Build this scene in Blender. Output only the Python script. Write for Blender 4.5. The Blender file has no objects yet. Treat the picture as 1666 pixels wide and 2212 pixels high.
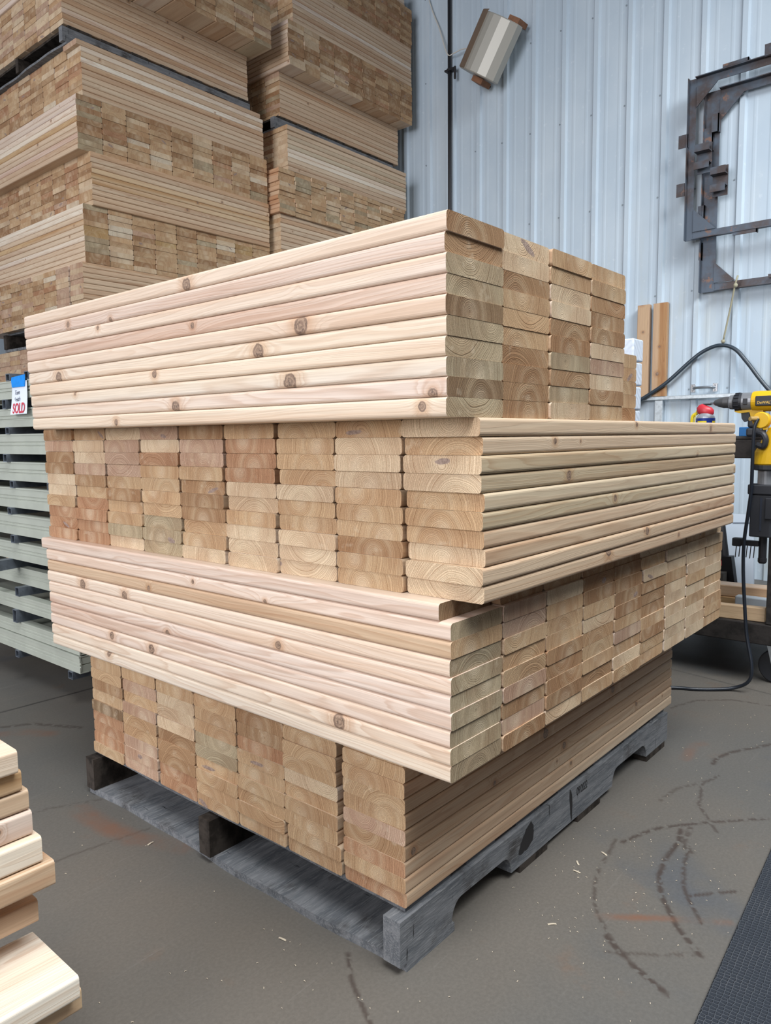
import bpy, bmesh, math, random
import numpy as np
from mathutils import Matrix, Vector
R = math.radians
COL = bpy.context.scene.collection
SC = bpy.context.scene
# ---------------------------------------------------------------- camera
cd = bpy.data.cameras.new('camera'); cam = bpy.data.objects.new('camera', cd); COL.objects.link(cam)
cd.sensor_fit = 'HORIZONTAL'; cd.sensor_width = 36.0; cd.lens = 1613.79 / 1666 * 36
cd.clip_start = 0.02; cd.clip_end = 100
rot = Matrix(((0.647913, 0.083331, -0.757142), (-0.761639, 0.056866, -0.645502), (-0.010735, 0.994898, 0.100312)))
cam.matrix_world = Matrix.Translation((-0.88049, -0.57250, 0.88464)) @ rot.to_4x4()
SC.camera = cam
# ---------------------------------------------------------------- world, light, exposure
SC.view_settings.view_transform = 'Standard'; SC.view_settings.look = 'None'
SC.view_settings.gamma = 1.0; SC.view_settings.exposure = 0.0; SC.view_settings.use_curve_mapping = False
w = bpy.data.worlds.new('hall_air'); SC.world = w; w.use_nodes = True
w.node_tree.nodes['Background'].inputs[0].default_value = (0.80, 0.88, 1.0, 1)
w.node_tree.nodes['Background'].inputs[1].default_value = 0.10

def area(name, loc, target, sx, sy, power, col, spread=180):
    l = bpy.data.lights.new(name, 'AREA'); l.shape = 'RECTANGLE'; l.size = sx; l.size_y = sy
    l.energy = power; l.color = col; l.spread = R(spread)
    o = bpy.data.objects.new(name, l); COL.objects.link(o); o.location = loc
    o.rotation_euler = (Vector(target) - Vector(loc)).to_track_quat('-Z', 'Y').to_euler()
    return o
area('bay_door_daylight', (-6.5, 0.9, 2.9), (0, 1.6, 1.8), 4.6, 4.2, 520, (0.97, 0.965, 1.0))
area('high_bay_lamp', (-0.6, -2.0, 5.2), (0.2, -0.4, 0.5), 4.5, 2.2, 195, (0.95, 0.98, 1.0), 108)
area('high_bay_lamp', (2.0, -2.6, 4.7), (3.97, 0.1, 1.7), 2.4, 1.4, 48, (0.93, 0.97, 1.0), 80)

# ---------------------------------------------------------------- node helpers
class NT:
    def __init__(s, name):
        s.m = bpy.data.materials.new(name); s.m.use_nodes = True
        s.t = s.m.node_tree; s.b = s.t.nodes['Principled BSDF']
    def n(s, kind, **kw):
        nd = s.t.nodes.new('ShaderNode' + kind)
        for k, v in kw.items(): setattr(nd, k, v)
        return nd
    def put(s, sock, v):
        if v is None: return
        if hasattr(v, 'is_output'): s.t.links.new(v, sock)
        elif isinstance(v, (tuple, list)):
            sock.default_value = v if len(v) == len(sock.default_value) else tuple(v) + (1,)
        else: sock.default_value = v
    def math(s, op, a, b=None, c=None, clamp=False):
        nd = s.n('Math', operation=op, use_clamp=clamp)
        s.put(nd.inputs[0], a); s.put(nd.inputs[1], b); s.put(nd.inputs[2], c)
        return nd.outputs[0]
    def mix(s, f, a, b, mode='MIX'):
        nd = s.n('Mix', data_type='RGBA', blend_type=mode)
        s.put(nd.inputs[0], f); s.put(nd.inputs[6], a); s.put(nd.inputs[7], b)
        return nd.outputs[2]
    def attr(s, name, out='Vector'):
        return s.n('Attribute', attribute_name=name).outputs[out]
    def noise(s, vec, scale, detail=2.0, rough=0.5, dist=0.0):
        nd = s.n('TexNoise'); s.put(nd.inputs['Vector'], vec)
        nd.inputs['Scale'].default_value = scale; nd.inputs['Detail'].default_value = detail
        nd.inputs['Roughness'].default_value = rough; nd.inputs['Distortion'].default_value = dist
        return nd.outputs['Fac']
    def scale(s, vec, sc):
        nd = s.n('VectorMath', operation='MULTIPLY'); s.put(nd.inputs[0], vec); nd.inputs[1].default_value = sc
        return nd.outputs[0]
    def ramp(s, f, stops, interp='LINEAR'):
        nd = s.n('ValToRGB'); nd.color_ramp.interpolation = interp
        e = nd.color_ramp.elements
        while len(e) < len(stops): e.new(0.5)
        for i, (p, c) in enumerate(stops):
            e[i].position = p; e[i].color = c if len(c) == 4 else tuple(c) + (1,)
        s.put(nd.inputs[0], f); return nd.outputs[0]
    def sstep(s, v, a, b):
        nd = s.n('MapRange', interpolation_type='SMOOTHSTEP'); s.put(nd.inputs[0], v)
        nd.inputs[1].default_value = a; nd.inputs[2].default_value = b
        return nd.outputs[0]
    def bump(s, h, dist, strength=1.0):
        nd = s.n('Bump'); s.put(nd.inputs['Height'], h); nd.inputs['Distance'].default_value = dist
        nd.inputs['Strength'].default_value = strength; s.put(s.b.inputs['Normal'], nd.outputs[0])
    def fin(s, col=None, rough=None, metal=None, spec=None):
        s.put(s.b.inputs['Base Color'], col); s.put(s.b.inputs['Roughness'], rough)
        s.put(s.b.inputs['Metallic'], metal); s.put(s.b.inputs['Specular IOR Level'], spec)
        return s.m

def wood(name, end):
    t = NT(name)
    lp = t.attr('lp'); tone = t.attr('tend' if end else 'tone', 'Color')
    sep = t.n('SeparateXYZ'); t.put(sep.inputs[0], lp); X, Y, Z = sep.outputs
    d = None
    for k in ('k1', 'k2'):
        ln = t.n('VectorMath', operation='LENGTH'); t.put(ln.inputs[0], t.attr(k))
        d = ln.outputs['Value'] if d is None else t.math('MINIMUM', d, ln.outputs['Value'])
    wob = t.noise(lp, 120, 3)
    dk = t.math('ADD', d, t.math('MULTIPLY', t.math('SUBTRACT', wob, 0.5), 0.8))
    r0 = t.math('SQRT', t.math('ADD', t.math('MULTIPLY', Y, Y), t.math('MULTIPLY', Z, Z)))
    n1 = t.noise(t.scale(lp, (2.2, 16, 16)), 1.0, 2.0)
    n2 = t.noise(t.scale(lp, (5.0, 60, 60)), 1.0, 2.0)
    r = t.math('ADD', r0, t.math('MULTIPLY', t.math('SUBTRACT', n1, 0.5), 0.013 if end else 0.020))
    r = t.math('ADD', r, t.math('MULTIPLY', t.math('SUBTRACT', n2, 0.5), 0.0016 if end else 0.003))
    kb = t.math('DIVIDE', 0.011, t.math('ADD', 1.0, t.math('MULTIPLY', t.math('MULTIPLY', d, d), 0.30)))
    r = t.math('ADD', r, kb)
    ring = t.math('DIVIDE', r, 0.0023 if end else 0.0028)
    vary = t.n('TexNoise', noise_dimensions='1D'); t.put(vary.inputs['W'], t.math('MULTIPLY', r, 130.0)); vary.inputs['Scale'].default_value = 1.0
    ring = t.math('ADD', ring, t.math('MULTIPLY', vary.outputs['Fac'], 3.0))
    fr = t.math('FRACT', ring)
    late = t.ramp(fr, [(0.0, (0.15,)*3), (0.10, (0, 0, 0)), (0.5, (0.12,)*3), (0.88, (1, 1, 1)), (0.96, (0.7,)*3), (1.0, (0.15,)*3)])
    wide = t.noise(t.scale(lp, (1.1, 30, 30)), 1.0, 3.0)
    heart = t.noise(t.scale(lp, (0.3, 11, 11)), 1.0, 1.0)
    if end:
        speck = t.noise(lp, 900, 2, 0.7)
        band = t.n('TexNoise', noise_dimensions='1D'); t.put(band.inputs['W'], t.math('MULTIPLY', r, 45.0)); band.inputs['Scale'].default_value = 1.0
        c = t.mix(t.math('MULTIPLY', late, 0.80), tone, t.mix(1.0, tone, (0.52, 0.43, 0.36), 'MULTIPLY'))
        c = t.mix(t.sstep(band.outputs['Fac'], 0.46, 0.72), c, t.mix(0.30, c, (0.66, 0.53, 0.36)))
        c = t.mix(t.sstep(heart, 0.44, 0.60), c, t.mix(0.32, c, t.mix(1.0, c, (0.62, 0.45, 0.36), 'MULTIPLY')))
        c = t.mix(t.sstep(t.noise(lp, 38, 3, .6), 0.60, 0.74), c, t.mix(0.25, c, (0.72, 0.62, 0.47)))
        c = t.mix(t.math('MULTIPLY', t.sstep(r0, 0.030, 0.004), t.sstep(n1, 0.35, 0.65)), c, t.mix(0.22, c, (0.74, 0.64, 0.50)))
        c = t.mix(t.sstep(speck, 0.30, 0.70), t.mix(1.0, c, (0.78, 0.76, 0.74), 'MULTIPLY'), t.mix(1.0, c, (1.14, 1.13, 1.12), 'MULTIPLY'))
        t.bump(t.math('ADD', speck, late), 0.0006, 0.6)
        rough, spec = 0.85, 0.25
    else:
        fib = t.noise(t.scale(lp, (9, 420, 420)), 1.0, 2.0, 0.6)
        c = t.mix(t.math('MULTIPLY', late, 0.42), tone, t.mix(1.0, tone, (0.66, 0.48, 0.36), 'MULTIPLY'))
        c = t.mix(t.sstep(wide, 0.42, 0.68), c, t.mix(1.0, c, (0.86, 0.76, 0.70), 'MULTIPLY'))
        c = t.mix(t.sstep(heart, 0.48, 0.58), c, t.mix(0.35, c, (0.74, 0.60, 0.44)))
        c = t.mix(t.sstep(fib, 0.3, 0.7), t.mix(1.0, c, (0.93, 0.92, 0.91), 'MULTIPLY'), t.mix(1.0, c, (1.05, 1.05, 1.05), 'MULTIPLY'))
        t.bump(t.math('ADD', fib, late), 0.0003, 0.35)
        rough, spec = t.math('ADD', 0.33, t.math('MULTIPLY', t.noise(t.scale(lp, (30, 25, 25)), 1.0, 3.0, 0.7), 0.22)), 0.5
    # knots: warm halo, dark rim, ringed brown core
    c = t.mix(t.math('MULTIPLY', t.sstep(dk, 3.4, 1.0), 0.0 if end else 0.55), c, t.mix(1.0, c, (0.72, 0.52, 0.36), 'MULTIPLY'))
    if end:
        core = t.mix(t.sstep(t.noise(lp, 200, 3), 0.35, 0.65), (0.23, 0.165, 0.145), (0.36, 0.27, 0.23))
    else:
        core = t.mix(t.sstep(t.math('SINE', t.math('MULTIPLY', dk, 13.0)), -0.6, 0.9), (0.21, 0.135, 0.095), (0.34, 0.235, 0.165))
        core = t.mix(t.sstep(t.noise(lp, 240, 3), 0.50, 0.66), core, (0.10, 0.065, 0.050))
        core = t.mix(t.math('MULTIPLY', t.sstep(dk, 0.82, 1.0), t.sstep(t.noise(lp, 60, 2), 0.40, 0.58)), core, (0.11, 0.07, 0.055))
    c = t.mix(t.math('MULTIPLY', t.sstep(dk, 1.20, 0.98), 0.88), c, core)
    return t.fin(c, rough, None, spec)
M_SIDE = wood('cedar_long_grain', False); M_END = wood('cedar_end_grain', True)

def plain(name, col, rough=0.5, metal=0.0, spec=0.5, var=0.0, vs=20, bump=0.0, col2=None, lo=.4, hi=.65, detail=3):
    t = NT(name)
    c = col
    oc = t.n('TexCoord').outputs['Object']
    if var or col2:
        nz = t.noise(oc, vs, detail, 0.6)
        c = t.mix(t.sstep(nz, lo, hi), col, col2 or tuple(x * (1 - var) for x in col))
    if bump: t.bump(t.noise(oc, vs * 6, 3), bump, 0.7)
    return t.fin(c, rough, metal, spec)

# ---------------------------------------------------------------- object helpers
def setp(o, label=None, cat=None, group=None, kind=None):
    if label: o['label'] = label
    if cat: o['category'] = cat
    if group: o['group'] = group
    if kind: o['kind'] = kind
    return o
def empty(name, loc, rz=0, label=None, cat=None, group=None):
    o = bpy.data.objects.new(name, None); COL.objects.link(o); o.location = loc; o.rotation_euler = (0, 0, rz)
    o.empty_display_size = 0.05
    return setp(o, label, cat, group)
def obj(name, me, mats, parent=None, loc=None, smooth=False):
    if isinstance(me, bmesh.types.BMesh):
        m = bpy.data.meshes.new(name); bmesh.ops.recalc_face_normals(me, faces=me.faces); me.to_mesh(m); me.free(); me = m
    o = bpy.data.objects.new(name, me); COL.objects.link(o)
    for mt in (mats if isinstance(mats, (list, tuple)) else [mats]): me.materials.append(mt)
    if parent: o.parent = parent
    if loc: o.location = loc
    if smooth:
        for p in me.polygons: p.use_smooth = True
    return o
def box(bm, x0, x1, y0, y1, z0, z1, bev=0.0, seg=2, mat=0):
    n0 = len(bm.verts)
    ret = bmesh.ops.create_cube(bm, size=1.0)
    for v in ret['verts']:
        v.co = Vector(((x0 + x1) / 2 + v.co.x * (x1 - x0), (y0 + y1) / 2 + v.co.y * (y1 - y0), (z0 + z1) / 2 + v.co.z * (z1 - z0)))
    fs = set(f for v in ret['verts'] for f in v.link_faces)
    for f in fs: f.material_index = mat
    if bev > 0:
        es = list(set(e for v in ret['verts'] for e in v.link_edges))
        bmesh.ops.bevel(bm, geom=es, offset=bev, segments=seg, affect='EDGES', profile=0.5)
def boxo(name, dims, mat, parent=None, bev=0.0, seg=2, loc=None):
    bm = bmesh.new(); box(bm, *dims, bev=bev, seg=seg); return obj(name, bm, mat, parent, loc)
def rings_mesh(bm, rings, close_ends=True, cyc=True):
    vs = [[bm.verts.new(p) for p in r] for r in rings]
    n = len(rings[0])
    for a, b in zip(vs[:-1], vs[1:]):
        for i in range(n if cyc else n - 1):
            bm.faces.new((a[i], a[(i + 1) % n], b[(i + 1) % n], b[i]))
    if close_ends:
        bm.faces.new(vs[0][::-1]); bm.faces.new(vs[-1])
def cyl(bm, p0, p1, r0, r1=None, n=20):
    r1 = r0 if r1 is None else r1
    p0 = Vector(p0); p1 = Vector(p1); d = (p1 - p0).normalized()
    a = d.orthogonal().normalized(); b = d.cross(a)
    rings_mesh(bm, [[p + (a * math.cos(2 * math.pi * i / n) + b * math.sin(2 * math.pi * i / n)) * rr for i in range(n)] for p, rr in ((p0, r0), (p1, r1))])
def lathe(bm, p0, axis, prof, n=24):
    p0 = Vector(p0); d = Vector(axis).normalized(); a = d.orthogonal().normalized(); b = d.cross(a)
    rings_mesh(bm, [[p0 + d * h + (a * math.cos(2 * math.pi * i / n) + b * math.sin(2 * math.pi * i / n)) * max(rr, 1e-5) for i in range(n)] for h, rr in prof])
def smooth_path(pts, sub=8):
    P = [Vector(p) for p in pts]; P = [P[0] * 2 - P[1]] + P + [P[-1] * 2 - P[-2]]; out = []
    for i in range(1, len(P) - 2):
        for k in range(sub):
            t = k / sub; a, b, c, d = P[i - 1:i + 3]
            out.append(0.5 * ((2 * b) + (c - a) * t + (2 * a - 5 * b + 4 * c - d) * t * t + (3 * b - a - 3 * c + d) * t ** 3))
    out.append(P[-2]); return out
def tube(bm, pts, r, n=10, sub=8):
    P = smooth_path(pts, sub) if sub else [Vector(p) for p in pts]
    rings = []; up = None
    for i, p in enumerate(P):
        d = (P[min(i + 1, len(P) - 1)] - P[max(i - 1, 0)]).normalized()
        a = d.orthogonal().normalized() if up is None else (up - d * up.dot(d)).normalized()
        up = a; b = d.cross(a)
        rings.append([p + (a * math.cos(2 * math.pi * k / n) + b * math.sin(2 * math.pi * k / n)) * r for k in range(n)])
    rings_mesh(bm, rings)
def prism(bm, poly, origin, ux, uy, un, depth):
    o = Vector(origin); ux = Vector(ux); uy = Vector(uy); un = Vector(un)
    rings_mesh(bm, [[o + ux * x + uy * y + un * h for x, y in poly] for h in (0, depth)])
def text(name, body, size, mat, parent, mw, extrude=0.0001, sx=1.0, shear=0.0, bold=0.0):
    c = bpy.data.curves.new(name, 'FONT'); c.body = body; c.size = size; c.extrude = extrude; c.shear = shear; c.offset = bold
    c.align_x = 'CENTER'; c.align_y = 'CENTER'
    tmp = bpy.data.objects.new(name, c); COL.objects.link(tmp)
    bpy.context.view_layer.update()
    me = bpy.data.meshes.new_from_object(tmp.evaluated_get(bpy.context.evaluated_depsgraph_get()))
    bpy.data.objects.remove(tmp); me.materials.clear(); me.materials.append(mat)
    o = bpy.data.objects.new(name, me); COL.objects.link(o)
    o.parent = parent; o.matrix_world = mw @ Matrix.Diagonal((sx, 1, 1, 1))
    return o
def basis(loc, ux, uy):
    ux = Vector(ux).normalized(); uy = Vector(uy).normalized(); uz = ux.cross(uy)
    m = Matrix((ux, uy, uz)).transposed().to_4x4(); m.translation = Vector(loc); return m

# ---------------------------------------------------------------- setting: floor
def floor_mat():
    t = NT('worn_concrete'); oc = t.n('TexCoord').outputs['Object']
    big = t.noise(oc, 1.3, 4, 0.6); mid = t.noise(oc, 7, 5, 0.65); fine = t.noise(oc, 160, 3, 0.7)
    c = t.mix(t.sstep(big, 0.38, 0.64), (0.128, 0.115, 0.099), (0.110, 0.105, 0.096))
    c = t.mix(t.sstep(mid, 0.58, 0.80), c, (0.140, 0.104, 0.080))
    c = t.mix(t.sstep(t.noise(t.scale(oc, (1.2, 1, 1)), 2.2, 4, 0.6), 0.56, 0.74), c, (0.088, 0.091, 0.096))
    scr = t.noise(t.scale(oc, (3, 60, 1)), 1.0, 3, 0.7)
    c = t.mix(t.math('MULTIPLY', t.sstep(scr, 0.62, 0.75), 0.25), c, (0.20, 0.185, 0.17))
    c = t.mix(t.sstep(fine, 0.25, 0.8), t.mix(1.0, c, (0.88,)*3, 'MULTIPLY'), t.mix(1.0, c, (1.10,)*3, 'MULTIPLY'))
    dash = t.sstep(t.noise(oc, 62, 1, 0.5), 0.36, 0.50)
    st = t.attr('scuff', 'Fac'); bs = t.attr('rust', 'Fac'); jt = t.attr('joint', 'Fac')
    c = t.mix(t.math('MULTIPLY', t.math('MULTIPLY', st, dash), 0.85), c, (0.048, 0.034, 0.028))
    c = t.mix(t.math('MULTIPLY', bs, t.sstep(mid, 0.3, 0.7)), c, (0.165, 0.085, 0.055))
    c = t.mix(jt, c, (0.035, 0.032, 0.030))
    t.bump(t.math('ADD', fine, mid), 0.0006, 0.4)
    return t.fin(c, t.math('ADD', 0.42, t.math('MULTIPLY', mid, 0.3)), None, 0.4)
def seg_dist(px, py, pts):
    d = np.full(px.shape, 9.0)
    for (ax, ay), (bx, by) in zip(pts[:-1], pts[1:]):
        L2 = (bx - ax) ** 2 + (by - ay) ** 2
        u = np.clip(((px - ax) * (bx - ax) + (py - ay) * (by - ay)) / L2, 0, 1)
        d = np.minimum(d, np.hypot(px - ax - u * (bx - ax), py - ay - u * (by - ay)))
    return d
def build_floor():
    xs = np.r_[-7, -4, -2, np.arange(-0.9, 2.0001, 0.0055), 3.0, 3.5, 4.05]
    ys = np.r_[-6, -3, -1.5, -0.8, np.arange(-0.3, 2.0001, 0.0055), 3, 4, 5, 6.5]
    gx, gy = np.meshgrid(xs, ys); nx, ny = len(xs), len(ys)
    co = np.zeros((nx * ny, 3)); co[:, 0] = gx.ravel(); co[:, 1] = gy.ravel()
    i, j = np.meshgrid(np.arange(nx - 1), np.arange(ny - 1)); b = (j * nx + i).ravel()
    q = np.stack([b, b + 1, b + nx + 1, b + nx], 1)
    me = bpy.data.meshes.new('floor'); me.vertices.add(len(co)); me.vertices.foreach_set('co', co.ravel())
    me.loops.add(q.size); me.loops.foreach_set('vertex_index', q.ravel())
    me.polygons.add(len(q)); me.polygons.foreach_set('loop_start', np.arange(0, q.size, 4)); me.polygons.foreach_set('loop_total', np.full(len(q), 4))
    me.update()
    px, py = co[:, 0], co[:, 1]
    def line(pts, w, a=1.0): return a * np.clip(1.6 - seg_dist(px, py, pts) / w, 0, 1)
    sc = np.zeros(len(co)); ru = np.zeros(len(co)); jo = np.zeros(len(co))
    for pts, w, a in [
        ([(0.627, 0.06), (0.573, 0.05), (0.5, 0.04), (0.447, 0.025), (0.39, 0.0), (0.353, -0.027), (0.293, -0.088), (0.267, -0.134), (0.24, -0.195)], 0.0045, 0.75),
        ([(0.312, -0.06), (0.29, -0.092), (0.283, -0.105)], 0.007, 1.2), ([(0.272, -0.122), (0.262, -0.145), (0.245, -0.185)], 0.007, 1.2),
        ([(0.76, -0.035), (0.705, -0.05), (0.62, -0.052), (0.554, -0.063), (0.49, -0.091), (0.416, -0.147), (0.367, -0.203)], 0.0065, 1.1),
        ([(0.70, -0.075), (0.627, -0.087), (0.549, -0.113), (0.514, -0.133), (0.454, -0.178)], 0.005, 0.9),
        ([(0.627, 0.044), (0.69, 0.024), (0.734, 0.005), (0.78, -0.03), (0.823, -0.066), (0.933, -0.171)], 0.006, 1.0),
        ([(0.78, -0.05), (0.70, -0.06), (0.68, -0.085)], 0.007, 0.8),
        ([(0.525, -0.133), (0.602, -0.203)], 0.005, 1.0), ([(0.274, -0.076), (0.322, -0.146), (0.368, -0.2)], 0.004, 0.7),
        ([(1.154, 0.015), (1.20, 0.018), (1.26, 0.0), (1.389, -0.073)], 0.008, 0.9), ([(1.09, -0.02), (1.02, 0.0), (0.9, -0.03), (0.8, -0.10)], 0.005, 0.8),
        ([(1.05, -0.01), (0.95, 0.04), (0.86, 0.05)], 0.006, 0.6), ([(-0.012, 0.264), (-0.056, 0.214), (-0.093, 0.15), (-0.12, 0.10)], 0.005, 0.9),
        ([(-0.3, 1.2), (-0.1, 1.17), (0.03, 1.10)], 0.005, 0.6), ([(-0.35, 0.95), (-0.16, 0.93), (0.0, 0.90)], 0.004, 0.6),
        ([(0.2, 1.6), (0.12, 1.75), (0.0, 1.82)], 0.012, 0.7), ([(1.5, 0.25), (1.62, 0.21), (1.7, 0.12), (1.72, 0.0)], 0.006, 0.7)]:
        sc = np.maximum(sc, line(pts, w * 0.72, a))
    for pts, w, a in [([(0.355, -0.025), (0.42, -0.11), (0.489, -0.215)], 0.007, 0.9), ([(-0.059, 1.107), (-0.057, 1.002), (-0.045, 0.886), (0.008, 0.769)], 0.022, 0.8),
                      ([(1.137, 0.083), (1.246, 0.094), (1.279, 0.079)], 0.013, 0.6), ([(0.12, 1.62), (0.06, 1.72), (-0.02, 1.76)], 0.02, 0.6)]:
        ru = np.maximum(ru, line(pts, w, a))
    jo = np.maximum(jo, line([(-1.0, 1.950), (0.097, 1.928), (0.39, 1.918), (2.4, 1.87)], 0.0045, 0.9))
    jo = np.maximum(jo, line([(1.80, -0.7), (1.837, 0.032), (1.906, 0.394), (1.93, 1.88)], 0.004, 0.5))
    for n, v in (('scuff', sc), ('rust', ru), ('joint', jo)):
        a = me.attributes.new(n, 'FLOAT', 'POINT'); a.data.foreach_set('value', np.clip(v, 0, 1))
    o = bpy.data.objects.new('floor', me); COL.objects.link(o); me.materials.append(floor_mat())
    setp(o, kind='structure')
build_floor()

# ---------------------------------------------------------------- setting: ribbed steel wall
WX = 3.972
def wall_mat():
    t = NT('blue_white_painted_steel'); oc = t.n('TexCoord').outputs['Object']
    n = t.noise(t.scale(oc, (1, 1, 0.5)), 2.5, 4, 0.6)
    c = t.mix(t.sstep(n, 0.35, 0.7), (0.455, 0.55, 0.64), (0.52, 0.61, 0.69))
    sp = t.noise(oc, 26, 3, 0.6)
    c = t.mix(t.math('MULTIPLY', t.sstep(sp, 0.63, 0.75), 0.35), c, (0.66, 0.73, 0.79))
    sep = t.n('SeparateXYZ'); t.put(sep.inputs[0], oc)
    low = t.sstep(sep.outputs[2], 2.9, 0.6)
    c = t.mix(t.math('MULTIPLY', t.math('MULTIPLY', low, t.sstep(t.noise(t.scale(oc, (1, 2.0, 0.35)), 6, 4, 0.65), 0.48, 0.70)), 0.5), c, (0.50, 0.52, 0.47))
    return t.fin(c, 0.5, 0.0, 0.4)
M_WALL = wall_mat()
def build_wall():
    pitch = 0.2286; y_ref = 2.6477 - 0.033 - 14 * pitch + 0.0
    prof = []
    ph = [(-0.024, 0), (-0.013, 0.015), (0.013, 0.015), (0.024, 0), (0.056, 0), (0.064, 0.0013), (0.074, 0.0013), (0.082, 0),
          (0.1463, 0), (0.1543, 0.0013), (0.1643, 0.0013), (0.1723, 0)]
    for k in range(36):
        for dy, h in ph: prof.append((y_ref + k * pitch + dy, h))
    bm = bmesh.new()
    rings = [[Vector((WX - h, y, z)) for y, h in prof] for z in (0.0, 5.2)]
    rings_mesh(bm, rings, close_ends=False, cyc=False)
    me = bpy.data.meshes.new('wall_right'); bm.to_mesh(me); bm.free()
    o = obj('wall_right', me, M_WALL); md = o.modifiers.new('sheet', 'SOLIDIFY'); md.thickness = 0.003; md.offset = -1
    setp(o, kind='structure')
    # screws: one row per girt
    ms = plain('screw_head', (0.26, 0.31, 0.35), 0.5, 0.3)
    bm = bmesh.new()
    for z in (4.20, 3.59, 2.985, 2.372, 1.762, 1.156):
        for k in range(2, 20):
            y = 2.6477 - 14 * pitch + k * pitch
            zz = z + 0.004 * math.sin(k * 7.3 + z)
            lathe(bm, (WX + 0.001, y, zz), (-1, 0, 0), [(0, 0.0085), (0.002, 0.0085), (0.003, 0.0055), (0.007, 0.005), (0.0075, 0.003)], 10)
    s = obj('screw_row', bm, ms, o); s['kind'] = 'stuff'
build_wall()
M_GALV = plain('galvanised_steel', (0.62, 0.68, 0.72), 0.35, 0.55, var=0.2, vs=40)
t_ = boxo('trim_1', (WX - 0.05, WX - 0.02, -2.6, 1.42, 1.098, 1.122), M_GALV, bev=0.003); setp(t_, kind='structure')
t_ = boxo('trim_2', (WX - 0.045, WX - 0.02, 1.196, 1.246, 0.0, 1.097), M_GALV, bev=0.003); setp(t_, kind='structure')
t_ = boxo('wall_far', (-7, WX + 0.003, 6.2, 6.3, 0, 5.2), M_WALL); setp(t_, kind='structure')

# ---------------------------------------------------------------- boards
TONE = {  # end-grain colour, long-grain colour, word
    'P': ((0.685, 0.540, 0.375), (0.73, 0.625, 0.515), 'pale'),
    'T': ((0.565, 0.390, 0.232), (0.60, 0.450, 0.310), 'tan'),
    'B': ((0.405, 0.252, 0.140), (0.55, 0.370, 0.230), 'brown'),
    'K': ((0.535, 0.370, 0.268), (0.69, 0.560, 0.470), 'pinkish'),
    'R': ((0.460, 0.265, 0.155), (0.55, 0.340, 0.205), 'reddish'),
    'O': ((0.440, 0.362, 0.242), (0.52, 0.430, 0.295), 'olive'),
    'D': ((0.275, 0.185, 0.108), (0.45, 0.310, 0.195), 'dark'),
    'W': ((0.740, 0.645, 0.505), (0.82, 0.750, 0.640), 'whitish'),
    'G': ((0.42, 0.26, 0.12), (0.42, 0.235, 0.10), 'golden'),
    'Y': ((0.500, 0.345, 0.170), (0.57, 0.385, 0.200), 'golden'),
}
def profile(W, T, r, seg):
    pts = []
    for cx, cz, a0 in ((W / 2 - r, T / 2 - r, 0), (-W / 2 + r, T / 2 - r, 90), (-W / 2 + r, -T / 2 + r, 180), (W / 2 - r, -T / 2 + r, 270)):
        for k in range(seg + 1):
            a = R(a0 + 90 * k / seg); pts.append((cx + r * math.cos(a), cz + r * math.sin(a)))
    return pts
def board_data(s):
    pf = profile(s['W'], s['T'], s.get('r', 0.0055), s['seg']); n = len(pf); L = s['L']
    co = np.array([(x, y, z) for x in (-L / 2, L / 2) for y, z in pf])
    faces = [[i, (i + 1) % n, n + (i + 1) % n, n + i] for i in range(n)] + [list(range(n))[::-1], list(range(n, 2 * n))]
    mats = [0] * n + [1, 1]
    rnd = random.Random(s['seed'])
    py = rnd.uniform(-0.035, 0.035); pz = rnd.choice((-1, 1, -1)) * rnd.uniform(0.0, 0.022) * (1 if rnd.random() < .6 else 2.6)
    off = rnd.uniform(-80, 80)
    lp = co - np.array((0, py, pz)); lp[:, 0] += off
    # rings leave the pith at a slight angle along the board
    lp[:, 1] += co[:, 0] * rnd.uniform(-0.012, 0.012); lp[:, 2] += co[:, 0] * rnd.uniform(-0.012, 0.012)
    ks = []
    for (kc, kr) in s['knots'][:2]: ks.append((co - np.array(kc)) / kr)
    if len(ks) < 2 and rnd.random() < 0.08:   # a spike knot cut through by the saw at the end
        kc = (-L / 2, rnd.uniform(-.38, .38) * s['W'], rnd.uniform(-.3, .3) * s['T']); q = rnd.uniform(-.6, .6); dd = co - np.array(kc)
        ks.append(np.stack([dd[:, 0] / 0.02, (dd[:, 1] * math.cos(q) + dd[:, 2] * math.sin(q)) / rnd.uniform(.008, .02), (dd[:, 2] * math.cos(q) - dd[:, 1] * math.sin(q)) / rnd.uniform(.003, .006)], 1))
    while len(ks) < 2:
        kr = rnd.uniform(0.002, 0.0065) if rnd.random() < 0.7 else 1e-4; side = rnd.choice((-1, 1))
        kc = (rnd.uniform(-L / 2, L / 2), side * s['W'] / 2, rnd.uniform(-0.3, 0.3) * s['T'])
        if rnd.random() < 0.45: kc = (rnd.uniform(-L/2, L/2), rnd.uniform(-.4, .4) * s['W'], rnd.choice((-1, 1)) * s['T'] / 2)
        ks.append((co - np.array(kc)) / kr)
    te, ts = TONE[s['tone']][0], TONE[s.get('stone') or s['tone']][1]
    v = rnd.uniform(0.93, 1.07); h = rnd.uniform(-0.02, 0.02)
    te = (te[0] * v, te[1] * (v - h), te[2] * (v - 2 * h)); v = rnd.uniform(0.95, 1.05); ts = (ts[0] * v, ts[1] * (v - h), ts[2] * (v - 2 * h))
    return co, faces, mats, lp, ks[0], ks[1], te, ts
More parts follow.
